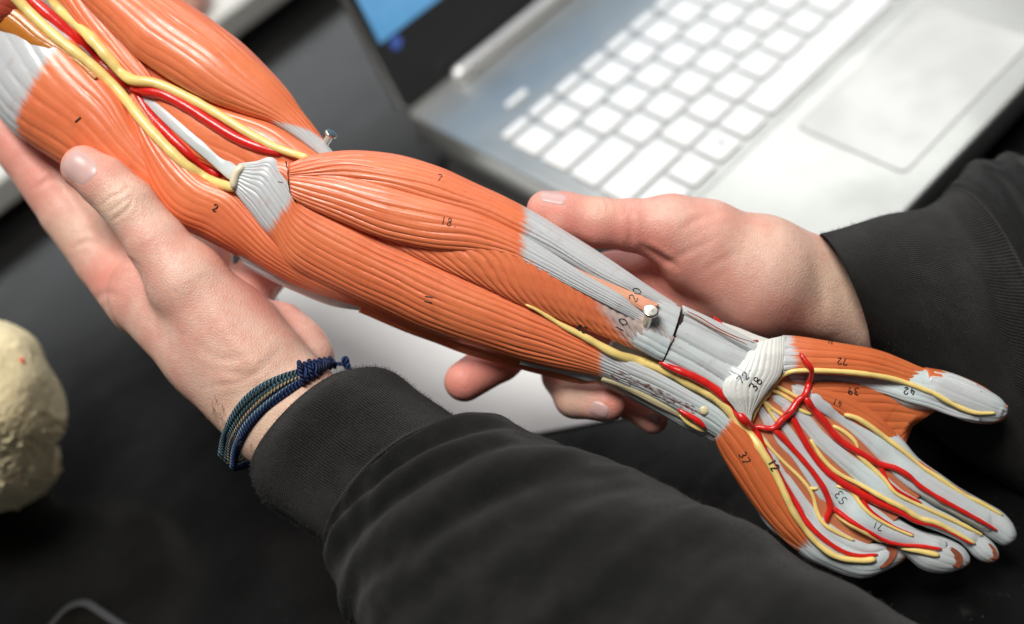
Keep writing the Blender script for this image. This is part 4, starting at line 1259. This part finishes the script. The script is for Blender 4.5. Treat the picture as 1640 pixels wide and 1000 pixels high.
for i, mt in enumerate(cols):
    f = i / (len(cols) - 1)
    f2 = np.clip(f + .03 * np.sin(np.arange(6) * 1.9 + i * 2.3), 0, 1)[:, None]
    P = Au * (1 - f2) + Bu * f2
    Q = spline(P, 70)
    z = [cast(BB, *q) for q in Q]
    ok = [j for j, v in enumerate(z) if v is not None]
    z = np.interp(np.arange(70), ok, [z[j] for j in ok]); z[:ok[0]] = z[ok[0]] - np.linspace(28, 0, ok[0] + 1)[:ok[0]]
    z = smooth1(z, 10)
    Pu = px(Q[:, 0], Q[:, 1], z + 3.5 + 2.0 * math.sin(i * 2.1) + 1.5 * np.sin(np.linspace(0, 6, 70) + i))
    # far side of the loop, behind the wrist
    th = np.linspace(0, PI, 30)[1:-1]
    a, b = Pu[-1], Pu[0]
    mid_ = (a + b) / 2; hc = (a - b) / 2
    back = mid_ + hc * np.cos(th)[:, None] + np.array([18, 16, -120]) * np.sin(th)[:, None]
    Pc = np.vstack([Pu, back])
    V_, F_, U_ = tube_raw(Pc, 3.7 if mt is not BEI else 3.0, 12, closed=True)
    link('cord', V_, F_, mt, br, U_)
# wrapped knot
KN = []
cA = np.array([480, 599.]); cB = np.array([534, 580.])
t = np.linspace(0, 1, 170)
c_ = cA + (cB - cA) * t[:, None]
prf = 17 * (1 - .55 * t) * (1 + .12 * np.sin(t * 20))
zc = np.array([cast(BB, *q, default=10) for q in c_]); zc = smooth1(zc, 40) + 9
ph = t * 2 * PI * 7
nrm = np.array([.28, .96])
x = c_[:, 0] + nrm[0] * prf * np.cos(ph); y = c_[:, 1] + nrm[1] * prf * np.cos(ph)
V_, F_, U_ = tube_raw(px(x, y, zc + prf * .8 * np.sin(ph)), 3.6, 10)
link('knot', V_, F_, NAVY, br, U_)
V_, F_, U_ = tube_raw(px(c_[:, 0], c_[:, 1], zc), prf * .82, 14); link('knot', V_, F_, NAVY, br, U_)
P = spline([(532, 584), (542, 583), (552, 584)], 12); V_, F_, U_ = tube_raw(px(P[:, 0], P[:, 1], zc[-1] - 2 + 0 * P[:, 0]), 3.2, 10); link('cord', V_, F_, NAVY, br, U_)
for (x, y, r_) in ((553, 577, 6.5), (556, 586, 6)):
    Vv, Qq = sdf_part([((x, y, zc[-1] - 2, r_), (x + 2, y + 3, zc[-1] - 3, r_ * .8))], 1.0, 3, 1)
    link('end_knot', Vv, Qq, NAVY, br, Vv[:, :2] / 100)
P = spline([(555, 584), (562, 592), (560, 600)], 12); V_, F_, U_ = tube_raw(px(P[:, 0], P[:, 1], zc[-1] - 4 + 0 * P[:, 0]), 2.6, 10); link('cord', V_, F_, NAVY, br, U_)

# ================================================================== TABLE AND THINGS ON IT
def m_table():
    k = NT('table_black')
    co = k.n('ShaderNodeTexCoord').outputs['Object']
    n1 = k.noise(k.scaled(co, 1, 1, 1), 9, 5, .6)
    c = k.mix(k.ramp(n1, .4, .75), (.004, .004, .004), (.009, .009, .009))
    k.mixto(c, 'Base Color')
    du = k.noise(k.scaled(co, 1, 1, 1), 900, 2, .5)
    c = k.mix(k.math('MULTIPLY', k.ramp(du, .70, .76), .6), c, (.10, .10, .10))
    k.mixto(c, 'Base Color')
    n2 = k.noise(k.scaled(co, 1, 2.5, 1), 7, 7, .7)
    rr = k.ramp(n2, .25, .75); rr.inputs[3].default_value = .11; rr.inputs[4].default_value = .25
    k.to(rr, 'Roughness'); k.set(Specular_IOR_Level=.28)
    return k.m
def boxmesh(name, lo, hi, mat, parent, r=0.0, seg=3, M=None, bev=None):
    x0, y0, z0 = lo; x1, y1, z1 = hi
    if r > 0:
        pts = []
        for cx_, cy_, a0 in ((x1 - r, y1 - r, 0), (x0 + r, y1 - r, 90), (x0 + r, y0 + r, 180), (x1 - r, y0 + r, 270)):
            for i in range(seg + 1):
                a = math.radians(a0 + 90 * i / seg)
                pts.append((cx_ + r * math.cos(a), cy_ + r * math.sin(a)))
    else:
        pts = [(x1, y1), (x0, y1), (x0, y0), (x1, y0)]
    n = len(pts)
    V = [(a, b, z0) for a, b in pts] + [(a, b, z1) for a, b in pts]
    Fc = [list(range(n))[::-1], list(range(n, 2 * n))] + [[i, (i + 1) % n, n + (i + 1) % n, n + i] for i in range(n)]
    V = np.array(V)
    if M is not None:
        V = V @ np.array(M[:3]).reshape(3, 3) + np.array(M[3])
    o = link(name, V, Fc, mat, parent, world=True, smooth=False)
    if bev:
        b = o.modifiers.new('bevel', 'BEVEL'); b.width = bev; b.segments = 3; b.limit_method = 'ANGLE'; b.angle_limit = .7
        o.data.polygons.foreach_set('use_smooth', np.full(len(o.data.polygons), True))
    return o
tb = boxmesh('tabletop', (-1.2, -1.2, -.03), (1.6, 1.5, 0), m_table(), None)
props(tb, kind='structure')

# ---- laptop (keyboard plane at z = -TZ)
H0 = -TZ
lap = empty('laptop', (0.14, -.05, .012), 'open silver laptop with white keys and a wide touchpad', 'laptop')
def m_metal(name, col, rough, metal, bump=.05):
    k = NT(name)
    co = k.n('ShaderNodeTexCoord').outputs['Object']
    nz = k.noise(k.scaled(co, 1, 1, 1), 30, 4)
    rr = k.ramp(nz, .3, .7); rr.inputs[3].default_value = rough - .04; rr.inputs[4].default_value = rough + .05
    k.to(rr, 'Roughness')
    k.set(Base_Color=(*col, 1), Metallic=metal)
    n2 = k.noise(k.scaled(co, 1, 1, 1), 2500, 2); k.bump(n2, bump, .0002)
    return k.m
M_SIL = m_metal('silver_case', (.50, .515, .50), .35, .8)
M_BEZ2 = m_metal('groove', (.34, .34, .34), .5, .4)
M_PAD = m_metal('touchpad_surface', (.46, .47, .46), .34, .6)
M_BARM = m_metal('hinge_metal', (.85, .85, .84), .3, .6)
M_KEY = m_metal('key_plastic', (.86, .88, .88), .45, 0)
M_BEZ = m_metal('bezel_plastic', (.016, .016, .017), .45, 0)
M_EDGE = m_metal('case_edge', (.55, .56, .55), .3, .7)
boxmesh('case', (-.011, -.167, .012), (.300, .0735, H0), M_SIL, lap, r=.006, bev=.0012)
# recessed keyboard bed
boxmesh('keyboard_bed', (-.004, -.0895, H0), (.290, .026, H0 + .0004), m_metal('keyboard_bed', (.44, .455, .445), .38, .7), lap, r=.003)
boxmesh('touchpad_groove', (.0828, -.1547, H0), (.1907, -.0978, H0 + .0002), M_BEZ2, lap, r=.0035)
boxmesh('touchpad', (.0835, -.154, H0), (.1900, -.0985, H0 + .0005), M_PAD, lap, r=.003)
boxmesh('speaker_slot', (.020, .028, H0), (.034, .0315, H0 + .0012), M_KEY, lap, r=.0012)
KEYS = []
U = .019
rows = [(0, [1] * 13 + [2.2]), (1, [1.5] + [1] * 12 + [1.7]), (2, [1.75] + [1] * 11 + [2.45]), (3, [2.25] + [1] * 10 + [2.95])]
for r_, ws in rows:
    x = 0
    for w_ in ws:
        KEYS.append((x, -r_, w_, 1)); x += w_
x = 0
for w_ in (1.3, 1.0, 1.0, 1.0, 5.35, 1.0, 1.0, 1.0, 1.0, 1.5):
    KEYS.append((x, -4, w_, 1)); x += w_
for i in range(15):
    KEYS.append((i * 1.01 + .05, .74, 1, .42))
for (x, y, w_, h_) in KEYS:
    g = .075
    cy = y * U
    k_ = boxmesh('key', ((x + g) * U, cy - (h_ / 2 - g) * U, H0 + .0004), ((x + w_ - g) * U, cy + (h_ / 2 - g) * U, H0 + .0019), M_KEY, lap, r=.0018, bev=.0004)
boxmesh('key_symbol', (.0540, -.0775, H0 + .0019), (.0562, -.0753, H0 + .00195), M_BEZ, lap)
# hinge bar
def cyl(name, p, q, r, mat, parent, m=28):
    p = np.array(p, float); q = np.array(q, float)
    Pu = np.array([p + (q - p) * t for t in (0, .004, .012, .5, .988, .996, 1)])
    d = (q - p) / np.linalg.norm(q - p); o = np.cross(d, [0, .3, 1]); o /= np.linalg.norm(o); o2 = np.cross(d, o)
    rr = np.array([.5, .85, 1, 1, 1, .85, .5]) * r
    th = np.linspace(0, 2 * PI, m, endpoint=False)
    G = Pu[:, None] + rr[:, None, None] * (np.cos(th)[None, :, None] * o + np.sin(th)[None, :, None] * o2)
    return link(name, G.reshape(-1, 3), grid_faces(7, m).tolist() + [list(range(m)), [6 * m + i for i in range(m)][::-1]], mat, parent, world=True)
cyl('hinge', (.020, .0665, H0 + .0035), (.272, .0665, H0 + .0035), .0042, M_BARM, lap)
# lid
al = math.radians(107)
ey = np.array([0, -math.cos(al), math.sin(al)]); en = np.array([0, -math.sin(al), -math.cos(al)])
ex = np.array([1, 0, 0.])
org = np.array([-.011, .0735, H0 - .002])
LM = [ex, ey, en, org]
lid = boxmesh('lid', (0, 0, -.006), (.311, .215, 0), M_SIL, lap, r=.006, M=LM, bev=.001)
bz = boxmesh('bezel', (.001, .0015, 0.0), (.310, .214, .0008), M_BEZ, lid, r=.005, M=LM)
def pix_to_lid(x, y):
    d = RCT @ np.array([(x - 820) / F, (y - 500) / F, 1.0])
    t = ((org - CAMW) @ en) / (d @ en)
    p = CAMW + d * t - org
    return p @ ex, p @ ey
sx_, sy_ = pix_to_lid(607, 70)
k = NT('screen_light')
co = k.n('ShaderNodeTexCoord').outputs['Object']
nz = k.noise(k.scaled(co, 1, 1, 1), 25, 3)
c = k.mix(k.ramp(nz, .35, .7), (.10, .33, .62), (.16, .42, .72))
k.mixto(c, 'Emission Color'); k.set(Base_Color=(.01, .01, .012, 1), Roughness=.15, Emission_Strength=.9)
dp = boxmesh('display', (sx_, sy_, .0008), (.305, .205, .0011), k.m, lid, M=LM)
k = NT('icon_light'); k.set(Base_Color=(.02, .03, .1, 1), Emission_Color=(.04, .09, .33, 1), Emission_Strength=.8)
ix_, iy_ = pix_to_lid(632, 68)
boxmesh('icon', (ix_ - .0035, iy_ - .0035, .0011), (ix_ + .0035, iy_ + .0035, .0013), k.m, lid, r=.0033, seg=6, M=LM)

# added black block, carries the laptop and stands in for the shade below it
cs = boxmesh('shade_block', (-.020, -.150, 0), (.270, .052, .0119), m_metal('shade_block_black', (.012, .012, .012), .9, 0), None, r=.02, seg=8, bev=.004)
props(cs, 'flat black block added under the silver laptop in place of its shade', 'shade block')

# ---- sheet of paper under the forearm
Pq = [table_at(*p, .0) for p in ((372, 372), (770, 300), (1010, 668), (610, 742))]
M_PAP = m_simple('paper', (.86, .87, .86), .7, .05, 0, 20, .1)
def slab(name, pts, z0, z1, mat, parent=None, bev=None):
    n = len(pts); V = [(p[0], p[1], z0) for p in pts] + [(p[0], p[1], z1) for p in pts]
    ar = sum(pts[i][0] * pts[(i + 1) % n][1] - pts[(i + 1) % n][0] * pts[i][1] for i in range(n))
    Fc = [list(range(n))[::-1], list(range(n, 2 * n))] + [[i, (i + 1) % n, n + (i + 1) % n, n + i] for i in range(n)]
    if ar < 0: Fc = [f[::-1] for f in Fc]
    o = link(name, V, Fc, mat, parent, world=True, smooth=False)
    if bev:
        b = o.modifiers.new('bevel', 'BEVEL'); b.width = bev; b.segments = 3
    return o
pp = slab('paper_stack', Pq, 0, .0012, M_PAP)
props(pp, 'blank white paper lying on the table below the forearm of the model', 'paper')

# ---- white slab at the upper left
a_ = table_at(-60, 415); b_ = table_at(560, -53)
dr = (b_ - a_) / np.linalg.norm(b_ - a_); bk = np.array([-dr[1], dr[0], 0])
if (RC @ bk)[0] > 0: bk = -bk
wh = empty('tray', tuple(a_), 'thick white tray edge at the upper left behind the upper arm', 'tray')
a2, b2_ = a_ - dr * .2, b_ + dr * .3
slab('shadow_base', [a2 + bk * .006, b2_ + bk * .006, b2_ + bk * .28, a2 + bk * .28], 0, .008, M_BEZ, wh)  # black layer added under the board, standing in for its shadow on the table
slab('board', [a2, b2_, b2_ + bk * .3, a2 + bk * .3], .008, .026, m_simple('white_board', (.62, .63, .60), .5, .06, 0, 10, .05), wh, bev=.002)
# finger of somebody resting on the tray
p2 = np.array([302, 0.0])
tz_ = (np.array(table_at(302, 8, .034)) - CAMW) @ RC[2]
zz = -(tz_ - D0) / S
Vf, Qf = sdf_part([((236, -90, zz + 20, 52), (300, -12, zz, 34)), ((300, -12, zz, 34), (306, 6, zz, 26))], 5, 10, 2)
Nf = vnormals(Vf, Qf)
if (Nf * (Vf - Vf.mean(0))).sum() < 0: Qf = Qf[:, ::-1]
fp = link('person', Vf, Qf, M_SKIN, None, attrs=dict(red=np.full(len(Vf), .3), pale=np.zeros(len(Vf))))
props(fp, 'blurred fingertip of somebody else touching the white tray', 'person')

# ---- pale bone at the left edge
k = NT('bone')
co = k.n('ShaderNodeTexCoord').outputs['Object']
n1 = k.noise(k.scaled(co, 1, 1, 1), 22, 5, .6); n2 = k.noise(k.scaled(co, 1, 1, 1), 140, 6, .7)
c = k.mix(k.ramp(n1, .3, .75), (.95, .84, .54), (.88, .75, .45)); c = k.mix(k.ramp(n2, .62, .85), c, (.55, .42, .22))
k.mixto(c, 'Base Color'); k.set(Roughness=.5, Coat_Weight=.15, Coat_Roughness=.3, Subsurface_Weight=.1, Subsurface_Scale=.003)
k.bump(n2, .6, .0012)
bz0 = -330
Vb2, Qb2 = sdf_part([((-60, 640, bz0, 132), (-50, 672, bz0 - 60, 140), .9), ((-60, 690, bz0 - 60, 120), (10, 735, bz0 - 150, 78), .9, 40), ((-50, 760, bz0 - 200, 70), (-10, 770, bz0 - 420, 62), 1, 50), ((0, 600, bz0 - 60, 70), (30, 650, bz0 - 90, 66), .9, 40)], 5, 30, 2)
Nb2 = vnormals(Vb2, Qb2)
if (Nb2 * (Vb2 - Vb2.mean(0))).sum() < 0: Qb2 = Qb2[:, ::-1]; Nb2 = -Nb2
wA = [Wob(.010, .010, 8, 50 + i) for i in range(3)]; wB = [Wob(.045, .045, 10, 60 + i) for i in range(3)]
dA = wA[0](Vb2[:, 0], Vb2[:, 1]) + wA[1](Vb2[:, 1], Vb2[:, 2]); dB = wB[0](Vb2[:, 0], Vb2[:, 1]) * wB[1](Vb2[:, 1], Vb2[:, 2])
low = np.clip((Vb2[:, 1] - 180) / 60, 0, 1)
Vb2 = Vb2 + Nb2 * (dA * 3 + dB * (1.0 + 3.2 * low))[:, None]
bo = link('bone_model', Vb2, Qb2, k.m, None)
props(bo, 'cream coloured bone model with a rough end at the left edge', 'bone model')
bbv = make_bvh([(Vb2, Qb2)])
zz_ = cast(bbv, 35, 577, -300)
Q = spline([(33, 574), (36, 578), (37, 581)], 6)
V_, F_, U_ = tube_raw(px(Q[:, 0], Q[:, 1], np.full(6, zz_ + 1.0)), 3.0, 8)
link('red_dot', V_, F_, m_simple('red_mark', (.8, .05, .02), .5, 0, 0), bo, U_)

# ---- phone at the bottom left
c0 = table_at(122, 944, .009); c1 = table_at(10, 1070, .009); c3 = table_at(330, 1040, .009)
e1 = (c1 - c0) / np.linalg.norm(c1 - c0); e2 = (c3 - c0); e2 = e2 - e1 * (e2 @ e1); e2 /= np.linalg.norm(e2)
ph_ = empty('phone', (c0[0], c0[1], 0), 'black smartphone in a dark case at the bottom left corner', 'phone')
PM = [e1, e2, np.array([0, 0, 1.]), np.array([c0[0], c0[1], 0])]
boxmesh('case', (0, 0, 0), (.145, .071, .009), m_metal('phone_case', (.05, .05, .052), .38, .3), ph_, r=.010, seg=8, M=PM, bev=.0022)
boxmesh('screen', (.0035, .0035, .009), (.1415, .0675, .0093), m_metal('phone_glass', (.003, .003, .003), .12, 0), ph_, r=.008, seg=8, M=PM)
